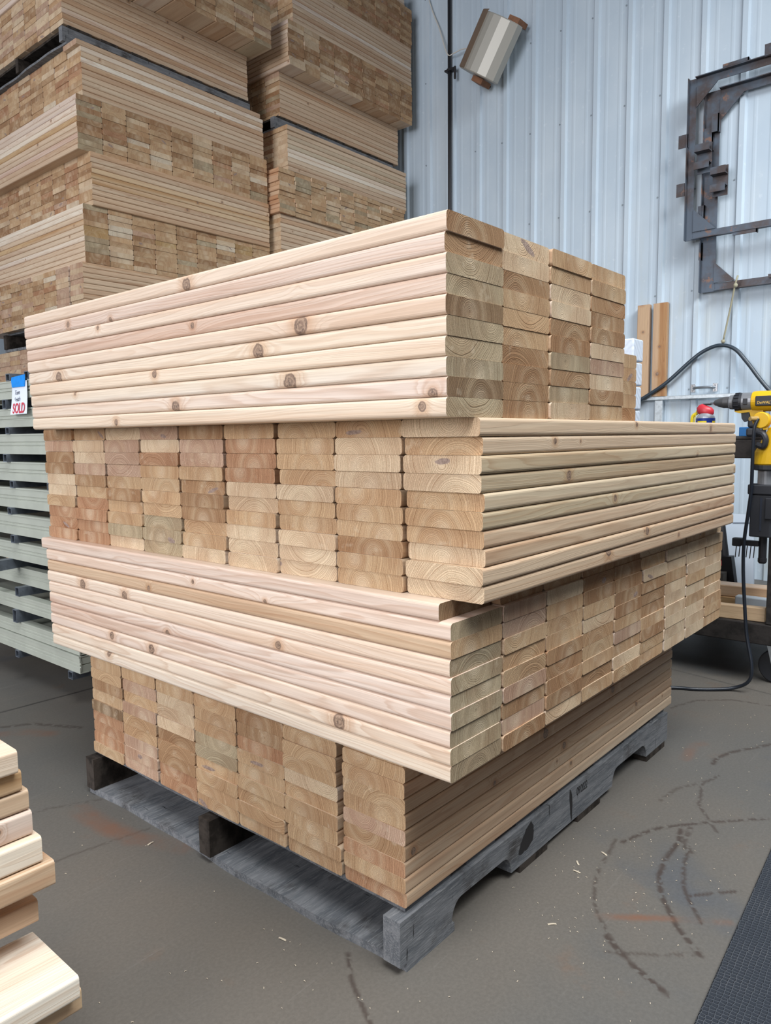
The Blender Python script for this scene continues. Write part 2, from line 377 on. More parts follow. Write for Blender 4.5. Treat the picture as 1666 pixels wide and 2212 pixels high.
def boards_mesh(specs, world):
    C, F, MI, LP, K1, K2, TE, TS = [], [], [], [], [], [], [], []; base = 0
    for s in specs:
        co, fa, mi, lp, k1, k2, te, ts = board_data(s)
        if world:
            m = np.array(s['mw']); co = co @ m[:3, :3].T + m[:3, 3]
        C.append(co); LP.append(lp); K1.append(k1); K2.append(k2)
        F += [[i + base for i in f] for f in fa]; MI += mi; base += len(co)
        TE.append(np.tile(te + (1,), (len(co), 1))); TS.append(np.tile(ts + (1,), (len(co), 1)))
    me = bpy.data.meshes.new('deck_board'); me.from_pydata(np.concatenate(C).tolist(), [], F)
    me.polygons.foreach_set('material_index', MI)
    for n, a in (('lp', LP), ('k1', K1), ('k2', K2)):
        at = me.attributes.new(n, 'FLOAT_VECTOR', 'POINT'); at.data.foreach_set('vector', np.concatenate(a).ravel())
    for n, a in (('tend', TE), ('tone', TS)):
        at = me.attributes.new(n, 'FLOAT_COLOR', 'POINT'); at.data.foreach_set('color', np.concatenate(a).ravel())
    me.materials.append(M_SIDE); me.materials.append(M_END); me.update()
    return me
SPECS = []
ORD = ['top', '2nd', '3rd', '4th', '5th', '6th', '7th', '8th', '9th', '10th', '11th', '12th']
CNAME = ['1st', '2nd', '3rd', '4th', '5th', '6th', '7th', '8th', '9th', '10th']
def tier(name, o, ang, kind, rows, cols, tp=0.0266, wp=0.1422, L=1.2192, colpos=None, tones=None, sides=None, knots=(), jit=0.003, seg=3,
         weights='TTTBBPKPO', sweights='TTTPPBK', skip=None, first=0, Wd=0.1397, T=None, shift=None, pile='', tn=''):
    rnd = random.Random(name)
    ca, sa = math.cos(R(ang)), math.sin(R(ang))
    for j in range(cols):
        c0 = colpos[j] if colpos else j * wp
        for i in range(rows):
            if skip and skip(i, j): continue
            z = o[2] + (rows - 1 - i) * tp + tp / 2
            dx = rnd.uniform(-jit, jit); dy = rnd.uniform(-0.0012, 0.0012)
            if shift:
                e = shift(i, j); dx += e[0]; dy += e[1]
            xl = e[2] if shift and len(e) > 2 else 0.0
            dx += xl / 2
            a, b = (L / 2 + dx, c0 + Wd / 2 + dy) if kind == 'X' else (c0 + Wd / 2 + dy, L / 2 + dx)
            cx, cy = o[0] + ca * a - sa * b, o[1] + sa * a + ca * b
            mw = Matrix.Translation((cx, cy, z)) @ Matrix.Rotation(R(ang) + (0 if kind == 'X' else math.pi / 2), 4, 'Z')
            tone = tones[i][j] if tones and i < len(tones) and j < len(tones[i]) and tones[i][j] != '.' else rnd.choice(weights)
            st = sides[i] if sides and j == 0 and i < len(sides) else (rnd.choice(sweights) if j == 0 else None)
            s = dict(L=L + xl + rnd.uniform(-0.001, 0.001), W=Wd, T=T or (tp - 0.0003), seg=seg, tone=tone, stone=st, seed=name + '%d_%d' % (i, j), mw=mw, knots=[])
            s['key'] = (name, i, j); s['kind'] = kind; s['pile'] = pile; s['tn'] = tn
            inv = mw.inverted()
            if j == 0:
                for kw, kr in knots:
                    kl = inv @ Vector(kw)
                    if abs(kl.z) < tp / 2 and abs(kl.x) < L / 2:
                        s['knots'].append(((kl.x, math.copysign(s['W'] / 2, kl.y), kl.z), kr))
            SPECS.append(s)
FP = 'front pile'
# --- front pile, top tier: boards run away to the left, ends to the right
T4S = ['.'] * 10
K4 = [((-0.07, y, z), r) for y, z, r in [(0.585, 1.159, .011), (0.286, 1.056, .014), (0.315, 0.972, .013), (1.083, 1.024, .012), (0.391, 1.025, .012),
      (0.033, 0.941, .007), (0.632, 0.943, .011), (0.697, 1.008, .007), (0.851, 1.126, .005), (1.013, 0.986, .004), (1.174, 0.972, .004), (1.028, 1.135, .006)]]
tier('front_top', (-0.0712, 0.0103, 0.910), -0.455, 'Y', 10, 5, wp=0.1405, seg=4,
     tones=['BPTTT', 'BPTTT', 'OBPBT', 'OTPBT', 'DTBBB', 'OTBPT', 'OBOKT', 'OBBPT', 'DBOBT', 'OBPTB'],
     sides='KKKKKPPPKP', knots=K4, jit=0.0012, skip=lambda i, j: j == 4 and i < 5, pile=FP, tn='top tier',
     shift=lambda i, j: ((0.033 if j == 4 else 0) + (0.003 if j == 1 else 0.0) + (0.0015 if (i == 1 and j == 0) else 0), 0.0, 0.012 - 0.0022 * i if j == 0 else 0))
# --- second tier: ends to the left, long faces to the right
K3 = [((x, 0.0, z), r) for x, z, r in [(0.266, 0.817, .008), (0.614, 0.688, .008), (0.431, 0.67, .010), (0.914, 0.832, .005), (1.009, 0.896, .006)]]
cp3 = [0.0, 0.1440, 0.2850, 0.4310, 0.5780, 0.7220, 0.8640, 1.0060, 1.1480]
t3 = ['BTPKBTTTP', 'KPKPKRTPT', 'BPKRKRTPP', 'BKKTTRTPP', 'PBTTBPPTT', 'PTBTBPTTT', 'TRTTBTTTT', 'RRTOTPPBP', 'RROOTPPTP', 'RRPOPPPTP']
tier('front_second', (0.0, 0.0, 0.644), 0.22, 'X', 10, 9, colpos=cp3, seg=4, tones=[r[::-1] for r in t3], sides='TTOOOOTTTT', knots=K3, jit=0.002, pile=FP, tn='2nd tier',
     shift=lambda i, j: (0.004 * math.sin(i * 2.1 + j * 1.3) * (0.5 if j else 1) - (0.006 if (j == 0 and i == 0) else 0) + (0.005 if (j == 0 and i in (5, 6, 7, 8, 9)) else 0), 0.0022 * math.sin(i * 1.7 + j * 2.9) if j else 0))
# --- third tier
K2 = [((-0.03, y, z), r) for y, z, r in [(1.084, 0.549, .011), (0.903, 0.546, .009), (0.809, 0.574, .005), (1.253, 0.476, .009), (0.965, 0.446, .008),
      (0.807, 0.443, .010), (0.746, 0.488, .006), (0.405, 0.522, .007), (0.259, 0.419, .012), (0.983, 0.403, .008), (0.439, 0.595, .004), (0.653, 0.606, .004)]]
tier('front_third', (-0.0264, 0.036, 0.378), 0.23, 'Y', 10, 9, wp=0.1432, seg=4,
     tones=['DBTBBPPTP', 'OKPBBTPPP', 'TKTBBPPPT', 'OTTTBBTPP', 'OTTPBBPTP', 'OTBTTBPPT', 'OKBTKTPTP', 'OBBTTBPPT', 'OKBBPTPPT', 'OBPTTTPPT'],
     sides='KKTKKKKKPP', knots=K2, jit=0.002, pile=FP, tn='3rd tier',
     shift=lambda i, j: ((0.020 if j == 0 else 0.004) if i == 0 else 0.0, 0.0028 * math.sin(i * 2.3 + j * 1.9) if j > 4 else 0, 0.0 if j else 0.004 - 0.0014 * i))
# --- bottom tier on the pallet
K1 = [((x, 0.16, z), r) for x, z, r in [(0.493, 0.258, .010), (0.832, 0.263, .009), (0.578, 0.204, .007), (0.056, 0.249, .011), (0.981, 0.183, .005)]]
cp1 = [0.0, 0.1500, 0.2930, 0.4330, 0.5760, 0.7200, 0.8640]
t1 = ['TTTTBTT', 'TTTTBTT', 'TKPTBTT', 'BTPTRTT', 'TKPOTPT', 'DTBOTTK', 'RTBTTTB', 'RKBTTTR', 'RKRTTTT', 'TKRTTTR']
tier('front_bottom', (0.0200, 0.1605, 0.1068), 0.0, 'X', 10, 7, tp=0.0271, colpos=cp1, seg=4, tones=[r[::-1] for r in t1], sides='BBRBBBBTBT', knots=K1, jit=0.002, pile=FP, tn='bottom tier',
     shift=lambda i, j: (0.0, {1: (0.0, 0.001, 0.0015, 0.003, 0.005, 0.006, 0.007, 0.008, 0.002, 0.0)[i] * 0 + (-0.004 if i > 7 else 0.004), 5: -0.003 if i in (2, 3) else 0.002}.get(j, 0)))
# --- rear piles; 27.5 mm per course
TB = 0.0275; LR = 'left rear pile'; RR = 'right rear pile'
bg = dict(tp=TB, seg=2); bga = dict(tp=0.02739, seg=2); bgb = dict(tp=0.02794, seg=2)
tier('a6', (1.1668, 3.155, 3.3083), 0.3, 'Y', 10, 9, pile=LR, tn='highest tier', weights='TTBBPTPOK', sweights='KKTRT', **bga)
tier('a5', (1.1767, 3.3443, 3.0344), 0.0, 'X', 10, 9, pile=LR, tn='tier on high pallet', weights='KKPPTTKPB', sides='TBTTTBTPBT', sweights='TTTPB', **bga)
tier('a4', (1.2136, 3.2447, 2.6629), 0.2, 'X', 10, 9, pile=LR, tn='tier under high pallet', weights='TTTBBRPTT', sides='TPTWBTTTBT', tones=['KTT', 'WTT', 'TTP', 'TPT', 'RTT', 'RRT', 'TRT', 'TTT', 'TTW', 'PPT'], shift=lambda i, j: (-0.02 if j == 0 and i < 1 else 0, 0.0), **bga)
tier('a3', (1.1767, 3.2496, 2.39), -0.2, 'Y', 10, 9, pile=LR, tn='3rd tier from above', tones=['BTBBTPBBT', 'OTPBBPPTT', 'BTTTBTBTB', 'OBTTTTBPB', 'BBBTTPRPP', 'BRWTBOTTW', 'BBTPTOTTB', 'OPTWTTKTB', 'OTTPTTTBO', 'OTTTTTTTO'], sides='KKWWYTTKTT', **bga)
tier('a2', (1.2365, 3.2347, 2.1171), 0.1, 'X', 10, 9, pile=LR, tn='4th tier from above', sides='BTTYYYTTBB', weights='TTTTBBPTR', tones=['TPT', 'TRT', 'TRB', 'BRT', 'TRP', 'PTB', 'PTB', 'TRK', 'TWR', 'PTW'], **bga)
tier('a1', (1.1867, 3.2496, 1.8183), -0.1, 'Y', 11, 9, pile=LR, tn='5th tier from above', sides='WWTYTTPTTTT', tones=['OTTTTBTTT', 'BPTTBTPYT', 'BPTTBOWYT', 'TWKTTTTTB', 'YWBYTTBTT', 'YTTTTTTTT', 'OTBTTBPTT', 'OPTTOTTTT', 'OPTTTTWTT', 'BPBTTTTTT', 'BTPTOTTTT'], **bga)
tier('a0', (1.1668, 3.2467, 1.5444), 0.0, 'X', 10, 9, wp=0.1400, colpos=[0, 0.158] + [0.300 + 0.1415 * k for k in range(7)], pile=LR, tn='6th tier from above', sides='BBTTTBTTTT', tones=['KKTPK', 'PKWTT', 'KPTBT', 'KPRRT', 'PKTTT', 'KKTTK', 'PKTRT', 'PKWTT', 'KPKTT', 'KKTTP'], weights='TTKKPTB', **bga)
for k, zz in enumerate((1.152, 0.877, 0.602, 0.327, 0.122)):
    tier('al%d' % k, (1.19 + 0.01 * (k % 2), 3.24, zz), 0.0, 'XY'[k % 2], 10 if k < 4 else 7, 9, weights='KKPPTKW', pile=LR, tn='lower tiers', **bg)
tier('b7', (2.5846, 3.1791, 4.1057), 0.0, 'X', 5, 9, pile=RR, tn='highest tier', **bgb)
tier('b6', (2.5896, 3.1588, 3.8263), 0.1, 'Y', 10, 9, pile=RR, tn='2nd tier from above', weights='BBTTRBT', **bgb)
tier('b5', (2.6303, 3.1588, 3.5469), -0.2, 'X', 10, 9, pile=RR, tn='3rd tier from above', sides='TTBBTPTBTT', **bgb)
tier('b4', (2.5846, 3.1588, 3.2675), 0.0, 'Y', 10, 9, pile=RR, tn='4th tier from above', weights='BBTTRB', tones=['TP', 'PP', 'BP', 'TPB', 'BBTP', 'BBBB', 'BBPK', 'BPTPB', 'PTPTB', 'PTPPP'],
     shift=lambda i, j: (-0.012 if (i > 7 and j == 0) else 0, 0), **bgb)
tier('b3', (2.6049, 3.2705, 2.9881), 0.0, 'X', 10, 9, pile=RR, tn='tier above rear pallet', sides='TBBBTTTTTT', **bgb)
tier('b2', (2.5592, 3.1588, 2.6122), 0.0, 'X', 10, 9, pile=RR, tn='tier under rear pallet', sides='TTOTOPWTTT', tones=['T', 'P', 'P', 'P', 'P', 'P', 'P', 'P', 'P', 'P'], weights='BTPR',
     shift=lambda i, j: (-0.006 if i < 1 else 0, -0.008 if i < 1 else 0), **bgb)
tier('b1', (2.4779, 3.1588, 2.3328), 0.0, 'Y', 10, 9, pile=RR, tn='7th tier from above', weights='TTTPTOT', sides='RRRBRBRRRR', shift=lambda i, j: (0.006 * math.sin(i * 1.3 + j * 2.1), 0.004 * math.sin(i * 2.7 + j)), **bgb)
tier('b0', (2.5033, 3.1791, 2.0534), 0.0, 'X', 10, 9, pile=RR, tn='8th tier from above', sides='TBTTBTTTBT', weights='PPT', **bgb)
for k in range(7):
    tier('bl%d' % k, (2.49, 3.17, 1.66 - k * 0.275 if k < 6 else 0.122), 0.0, 'YX'[k % 2], 10 if k < 6 else 5, 9, pile=RR, tn='lower tiers', **bg)

PICK = set('%s_%d_%d' % (g.split(':')[0], int(t[0], 16), int(t[1], 16)) for g in 'a0:00,10,20;a1:00,10,20,30,40,50,60,70,80,90,a0;a2:00,10,20,30,40,50,60,70,80,90;a3:00,10,20,30,40,50,60,70,80,90;a4:00,10,20,30,40,50,60,70,80,90;a5:00,10,20,30,40,50,60,70,80,90;a6:94,95,96,97,98;b2:00,10,20,30,40,50,60,70,80,90;b3:00,10,20,30,40,50,60,70,80,90;b4:90;b5:10,20,30,40,50,60,70,80,90;front_bottom:10,11,12,13,14,15,20,21,22,23,24,25,30,31,32,33,34,40,41,42,43,44,45,50,51,52,53,54,55,56,60,61,62,63,64,65,70,71,72,73,74,75,80,81,82,83,84,85,90,91,92,93,94,95,96;front_second:00,01,02,03,04,05,06,07,08,10,11,12,13,14,15,16,17,20,21,22,23,24,25,26,27,30,31,32,33,34,35,36,37,40,41,42,43,44,45,46,47,50,51,52,53,54,55,56,60,61,62,63,64,65,66,67,70,71,72,73,74,75,76,77,80,81,82,83,84,85,86,90,91,92,93,94,95,96,97;front_third:00,10,11,12,13,20,21,22,23,24,30,31,32,33,34,40,41,42,43,44,50,51,52,53,60,61,62,63,64,70,71,72,73,80,81,82,84,90,91,92,93,94;front_top:00,01,02,03,10,11,12,13,20,21,22,23,30,31,32,33,40,41,42,43,50,51,52,53,60,61,62,63,70,71,72,73,80,81,82,83,90,91,92,93'.split(';') for t in g.split(':')[1].split(','))  #PICK#
DUMP = 'DUMP_BOARDS' in globals()
def board_label(s):
    n, i, j = s['key']; front = s['pile'] == FP
    yk = s['kind'] == 'Y'
    word = TONE[s['stone'] if (j == 0 and s['stone'] and not (front and False)) else s['tone']][2]
    row = (ORD[i] + ' row') if i == 0 else (ORD[i] + ' row')
    if front: return '%s cedar board, %s, %s column from near corner, front pile, %s' % (word, row, CNAME[j], s['tn'])
    return '%s board, %s, %s column, %s, %s' % (word, row, CNAME[j], s['pile'], s['tn'])
def build_boards():
    rest = []
    for s in SPECS:
        key = '%s_%d_%d' % s['key']
        if PICK is None or key in PICK:
            o = bpy.data.objects.new('deck_board', boards_mesh([s], False)); COL.objects.link(o)
            o.matrix_world = s['mw']
            tn = s['tn'].replace('tier', '').strip()
            setp(o, board_label(s), 'board', ('boards in the %s of the %s' % (s['tn'], s['pile']))); o['bkey'] = key
            if PICK is not None: del o['bkey']
        else: rest.append(s)
    if rest:
        o = bpy.data.objects.new('stacked_board_ends', boards_mesh(rest, True)); COL.objects.link(o)
        setp(o, 'remaining stacked cedar boards filling the piles, mostly seen end-on in the rear piles', 'boards', kind='stuff')
build_boards()

# ---------------------------------------------------------------- pallets
def grey_wood():
    t = NT('weathered_grey_wood'); oc = t.n('TexCoord').outputs['Object']
    g = t.noise(t.scale(oc, (4, 45, 45)), 1.0, 4, 0.65); b = t.noise(oc, 9, 4, 0.6); f = t.noise(t.scale(oc, (30, 300, 300)), 1.0, 3, 0.7)
    c = t.mix(t.sstep(g, 0.35, 0.65), (0.105, 0.113, 0.125), (0.195, 0.200, 0.210))
    c = t.mix(t.sstep(b, 0.50, 0.72), c, (0.060, 0.056, 0.055))
    c = t.mix(t.sstep(f, 0.45, 0.8), c, (0.27, 0.275, 0.28))
    c = t.mix(t.sstep(t.noise(t.scale(oc, (90, 9, 9)), 1.0, 3, .6), 0.66, 0.72), c, (0.02, 0.02, 0.022))
    t.bump(t.math('ADD', g, f), 0.0015, 0.7)
    return t.fin(c, 0.85, None, 0.2)
M_GREY = grey_wood()
M_DARKW = plain('dark_weathered_wood', (0.055, 0.045, 0.038), 0.9, var=0.6, vs=25, bump=0.001, spec=0.15)
M_BLKPAINT = plain('black_spray_paint', (0.012, 0.012, 0.014), 0.55)
def wavy_slab(bm, x0, x1, y0, y1, z0, z1, rnd, along='y', amp=0.004, n=26):
    rings = []
    ph = [rnd.uniform(0, 6.28) for _ in range(6)]
    for k in range(n + 1):
        t = k / n; w1 = amp * (math.sin(t * 9 + ph[0]) + 0.5 * math.sin(t * 23 + ph[1])); w2 = amp * (math.sin(t * 8 + ph[2]) + .5 * math.sin(t * 27 + ph[3]))
        if along == 'y': y = y0 + (y1 - y0) * t; rings.append([Vector((x0 + w1, y, z0)), Vector((x1 + w2, y, z0)), Vector((x1 + w2, y, z1)), Vector((x0 + w1, y, z1))])
        else: x = x0 + (x1 - x0) * t; rings.append([Vector((x, y0 + w1, z0)), Vector((x, y1 + w2, z0)), Vector((x, y1 + w2, z1)), Vector((x, y0 + w1, z1))])
    rings_mesh(bm, rings)
def stringer_poly(L, h):
    def notch(a, b):
        out = []
        for k in range(6): t = R(90 * k / 5); out.append((a + 0.0 + 0.026 * math.sin(t), 0.044 - 0.044 * math.cos(t)) if False else (a + 0.030 * (1 - math.cos(t)), 0.040 * math.sin(t)))
        for k in range(6): t = R(90 - 90 * k / 5); out.append((b - 0.030 * (1 - math.cos(t)), 0.040 * math.sin(t)))
        return out
    return [(0, 0)] + notch(0.145, 0.350) + notch(L - 0.375, L - 0.155) + [(L, 0), (L, h), (0, h)]
def pallet(loc, rz, label, L=1.205, W=1.018, H=0.107, seed=1, flip=False, simple=False, base=0.016, top=0.0120, group=None, tabs=False):
    t = empty('pallet', loc, rz, label, 'pallet', group); rnd = random.Random(seed)
    h = H - base - top; sw = 0.036
    for i, y in enumerate((0.0, (W - sw) / 2 + 0.02, W - sw)):
        bm = bmesh.new(); prism(bm, stringer_poly(L, h), (0, y + sw, base), (1, 0, 0), (0, 0, 1), (0, -1, 0), sw)
        o = obj('stringer', bm, M_GREY if i == 0 else M_DARKW, t)
        if i: o['label'] = 'dark brown weathered stringer'
    xs = [(0.012, 0.150), (0.385, 0.500), (0.640, 0.760), (L - 0.150, L - 0.02)]
    for a, b in xs:
        bm = bmesh.new(); wavy_slab(bm, a, b, -0.0 if not tabs else -0.004, W, 0, base, rnd, amp=0.004 if a < 0.1 else 0.002)
        o = obj('bottom_slat', bm, M_GREY, t)
        if a > 0.1: o.data.materials.clear(); o.data.materials.append(M_DARKW)
    n = 7
    for k in range(n):
        a = 0.030 + k * (L - 0.13) / (n - 1)
        bm = bmesh.new(); wavy_slab(bm, a, a + (0.10 if k else 0.13), -0.003 if tabs else 0.012, W, H - top, H, rnd, amp=0.0015)
        obj('top_slat', bm, M_DARKW if tabs else M_GREY, t)
    return t
pal = pallet((0.0, 0.157, 0.0), 0.0, 'weathered grey wooden pallet on the floor carrying the front pile of cedar boards', seed=4)
st = pal.children[0]
text('date_stamp', '09/2022', 0.027, M_BLKPAINT, st, basis((0.662, 0.157 - 0.0003, 0.0755), (1, 0, 0.0), (0, 0, 1)), extrude=0.0003, sx=0.62)
def blot(bm, cx, cz, rx, rz_, seed, y=0.1566, n=28, tilt=0.0):
    rnd = random.Random(seed); pts = []
    for k in range(n):
        a = 2 * math.pi * k / n; q = 1 + 0.14 * math.sin(3 * a + seed) + rnd.uniform(-.09, .09)
        x = rx * q * math.cos(a); z = rz_ * q * math.sin(a); pts.append((cx + x + tilt * z, cz + z))
    prism(bm, pts, (0, y + 0.0005, 0), (1, 0, 0), (0, 0, 1), (0, -1, 0), 0.0007)
bm = bmesh.new(); blot(bm, 0.412, 0.062, 0.026, 0.026, 3, tilt=0.5)
o = obj('paint_mark', bm, M_BLKPAINT, st); o.matrix_parent_inverse = pal.matrix_world.inverted() if False else Matrix.Translation((0, -0.157, 0))
bm = bmesh.new(); blot(bm, 0.607, 0.060, 0.006, 0.036, 7, tilt=-0.1)
o = obj('paint_mark', bm, M_BLKPAINT, st); o.matrix_parent_inverse = Matrix.Translation((0, -0.157, 0))
pallet((1.1718, 3.3443, 2.9378), 0, 'grey wooden pallet high in the left rear pile, dark slats showing', L=1.24, seed=7, H=0.097, base=0.012, tabs=True)
pallet((1.1817, 3.2646, 1.4298), 0, 'grey wooden pallet low in the left rear pile above the metal frames', L=1.21, seed=8, H=0.115)
pallet((1.20, 3.24, 0.0), 0, 'wooden pallet on the floor under the left rear pile', L=1.21, seed=9, H=0.12)
pallet((2.5541, 3.2756, 2.8947), 0, 'dark wooden pallet between two tiers high in the right rear pile', L=1.21, seed=10, H=0.092, base=0.012, tabs=True)
pallet((2.5236, 3.1791, 1.9366), 0, 'wooden pallet in the lower half of the right rear pile', L=1.21, seed=11, H=0.115)
pallet((2.50, 3.17, 0.0), 0, 'wooden pallet on the floor under the right rear pile', L=1.21, seed=12, H=0.12)

# ---------------------------------------------------------------- near cut boards at the lower left
FG = [  # right end x, near face y, z top, z bottom, tones, label
    (-0.483, 0.402, 0.487, 0.4555, 'P', 'pale cut board, topmost of the staggered near pile at lower left', 0.1397),
    (-0.477, 0.402, 0.4545, 0.426, 'Y', 'golden cut board second from top of the near pile at lower left'),
    (-0.468, 0.409, 0.425, 0.3965, 'T', 'tan cut board third from top of the near pile, jutting out slightly'),
    (-0.467, 0.400, 0.3955, 0.362, 'K', 'pinkish cut board fourth from top of the near pile at lower left'),
    (-0.460, 0.397, 0.361, 0.3245, 'W', 'whitish cut board fifth from top of the near pile at lower left'),
    (-0.448, 0.386, 0.3235, 0.2885, 'T', 'tan cut board with dark grain lines, sixth down, jutting furthest of upper seven'),
    (-0.470, 0.425, 0.2875, 0.2210, 'R', ''),
    (-0.466, 0.430, 0.262, 0.2255, 'R', 'reddish cut board seventh from top of the near pile at lower left'),
    (-0.500, 0.450, 0.2245, 0.1915, 'B', 'brown cut board recessed just above the wide whitish near board'),
    (-0.452, 0.330, 0.190, 0.1575, 'W', 'wide whitish cut board showing its broad top face at lower left'),
    (-0.442, 0.340, 0.1565, 0.1245, 'Y', 'golden brown cut board under the wide whitish one at lower left'),
    (-0.560, 0.400, 0.1235, 0.084, 'T', 'tan cut board near the bottom of the near pile, set back'),
    (-0.570, 0.400, 0.083, 0.042, 'T', 'tan cut board second from the floor in the near pile, set back'),
    (-0.560, 0.400, 0.041, 0.0005, 'T', 'tan cut board lying on the floor under the near pile')]
FG = [f for f in FG if f[5]]
FG[6] = (-0.460, 0.418, 0.2615, 0.2285, 'R', 'reddish cut board seventh from top of the near pile at lower left')
FG.insert(6, (-0.505, 0.455, 0.2880, 0.2625, 'B', 'brown cut board recessed just above the reddish one in the near pile'))
FG[8] = (-0.500, 0.455, 0.2280, 0.1915, 'B', 'brown cut board recessed just above the wide whitish near board')
for k, f in enumerate(FG):
    x, y, zt, zb, tn, lb = f[:6]; Lb = 0.85 + 0.05 * (k % 3)
    s = dict(L=Lb, W=0.1397, T=zt - zb, seg=5, tone=tn, stone=tn, seed='fg%d' % k, knots=[], r=0.005)
    if k == 9: s['knots'] = [((Lb / 2 - 0.10, 0.035, s['T'] / 2), 0.010)]
    o = bpy.data.objects.new('cut_board', boards_mesh([s], False)); COL.objects.link(o)
    o.location = (x - Lb / 2, y + 0.1397 / 2, (zt + zb) / 2); o.rotation_euler = (0, 0, R((-1.0, .4, -.3, .6, -.5, .2, 0, 0, 0, -.6, .7, 0, 0, 0)[k]))
    setp(o, lb, 'board', 'cut boards piled at lower left')

# ---------------------------------------------------------------- green-grey steel frames, spacers and the tag
M_GREEN = plain('grey_green_powder_coat', (0.42, 0.445, 0.385), 0.40, 0.0, var=0.10, vs=6)
M_TUBE = plain('bare_steel_tube', (0.17, 0.195, 0.235), 0.4, 0.5, var=0.3, vs=30)
M_DARK = plain('tube_hollow', (0.02, 0.025, 0.04), 0.9)
FX = 0.271
def ay(y): return 0.887 * y - 0.0647
def az(z): return 0.887 * z + 0.1
def channel(bm, y0, y1, z0, z1, x=0.0, s=1):
    # C-channel seen from outside: web with rolled lips and a pressed double bead along its middle
    h = z1 - z0; m = h * 0.47
    pr = [(0.030, 0), (0, 0), (0, m - 0.008), (0.003, m - 0.006), (0.003, m - 0.003), (0, m - 0.001), (0.0, m + 0.003), (0.003, m + 0.005), (0.003, m + 0.008), (0.0, m + 0.010),
          (0, h - 0.006), (-0.002, h - 0.005), (-0.002, h), (0.030, h), (0.030, h - 0.003), (0.004, h - 0.003), (0.006, m + 0.01), (0.006, m - 0.008), (0.004, 0.003), (0.030, 0.003)]
    rings = [[Vector((x + s * a, y, z0 + b)) for a, b in pr] for y in (y0, y1)]
    rings_mesh(bm, rings)
def channel_x(bm, x0, x1, y, z0, z1, s=1):
    h = z1 - z0
    pr = [(0.030, 0), (0, 0), (0, h * .45), (0.003, h * .46), (0.003, h * .52), (0, h * .53), (0, h), (0.030, h), (0.030, h - 0.003), (0.006, h - 0.003), (0.006, 0.003), (0.030, 0.003)]
    rings_mesh(bm, [[Vector((x, y + s * a, z0 + b)) for a, b in pr] for x in (x0, x1)])
levels = [(1.028, 1.0893), (0.9314, 0.9955), (0.8385, 0.9073), (0.7447, 0.8107), (0.6491, 0.7197), (0.5534, 0.6249), (0.4615, 0.5246), (0.3649, 0.4253), (0.2818, 0.3324), (0.1873, 0.2348), (0.1275, 0.1847)]
fw_names = ['topmost, carrying the SOLD tag', 'second from top', 'third from top', 'fourth from top', 'fifth from top', 'sixth from top', 'seventh from top', 'eighth from top, set back a little', 'third from the floor', 'second from the floor', 'lowest']
M_PRP = None
for k, (z0, z1) in enumerate(levels):
    x = FX + (0.03 if k == 7 else 0.0) + (0.004 * math.sin(k * 2.2)); y0 = 1.720 + 0.004 * (k % 2); y1 = 2.90; x1 = 0.84
    lb = 'grey-green steel frame in the stack at left, ' + fw_names[k]
    t = empty('steel_channel_rack', (x, y0, z0), 0, lb, 'frame', 'grey-green steel frames stacked left of the front pile')
    h = z1 - z0
    for nm, mk in (('long_channel', lambda bm: channel(bm, 0.0, y1 - y0, 0, h)), ('long_channel', lambda bm: channel(bm, 0.0, y1 - y0, 0, h, x1 - x, -1)),
                   ('end_channel', lambda bm: channel_x(bm, 0.007, x1 - x - 0.007, 0.002, 0, h)), ('end_channel', lambda bm: channel_x(bm, 0.007, x1 - x - 0.007, y1 - y0 - 0.002, 0, h, -1))):
        bm = bmesh.new(); mk(bm); obj(nm, bm, M_GREEN, t)
    if k != 7: boxo('light_blocking_panel', (0.031, x1 - x - 0.031, 0.033, y1 - y0 - 0.033, h * 0.25, h * 0.25 + 0.012), M_GREEN, t)  # added plate, closes off light so the gaps between frames stay dark
def sq_tube(x0, x1, y, z0, z1, label, rz=0.0, wy=0.03):
    t = empty('spacer_tube', (x0, y, z0), rz, label, 'tube', 'square steel tubes spacing the stacked frames')
    bm = bmesh.new(); h = z1 - z0; a = wy / 2; q = 0.003
    for d in ((0, x1 - x0, -a, a, 0, q), (0, x1 - x0, -a, a, h - q, h), (0, x1 - x0, -a, -a + q, q, h - q), (0, x1 - x0, a - q, a, q, h - q)): box(bm, *d)
    obj('tube', bm, M_TUBE, t)
    return t
gaps = []
for k in range(len(levels) - 1):
    zt, zb = levels[k][0], levels[k + 1][1]
    if zt - zb > 0.012: gaps.append((zb, zt, k))
for zb, zt, k in gaps:
    yr = (1.825, 1.975, 1.825, 1.851, 1.834, 1.860, 1.975, 1.834, 1.80, 1.80)[k]
    if k == 6:
        sq_tube(0.113, 0.80, 2.153, zb, zt, 'long grey square tube sticking out left between steel frames', 0.25)
    else:
        for yy, w_ in ((yr, 'right'), (2.131 if k % 2 else 2.153, 'left'), (2.60, 'far')):
            if k == 1 and w_ == 'right': continue
            sq_tube(FX - 0.006 - 0.004 * (k % 3), 0.83, yy, zb, zt, '%s steel tube spacer under the frame %s' % (w_, fw_names[k].split(',')[0]))
for yy, w_ in ((1.776, 'right'), (2.171, 'left'), (2.6, 'far')):
    sq_tube(FX - 0.006, 0.83, yy, 0.1010, 0.1272, '%s steel tube between the lowest frame and the dark blocks' % w_)
    for xx, q_ in ((0.46, 'front'), (0.70, 'back')):
        o = boxo('support_block', (xx, xx + 0.09, yy - 0.045, yy + 0.045, 0.0, 0.1008), M_DARKW, bev=0.003); setp(o, '%s dark wood block on the floor under the %s lowest steel tube' % (q_, w_), 'block', 'support blocks under the steel frames')
sq_tube(FX - 0.004, 0.83, 1.975, levels[0][1] + .0005, levels[0][1] + 0.026, 'short steel tube lying on the topmost frame beside the blue tape')
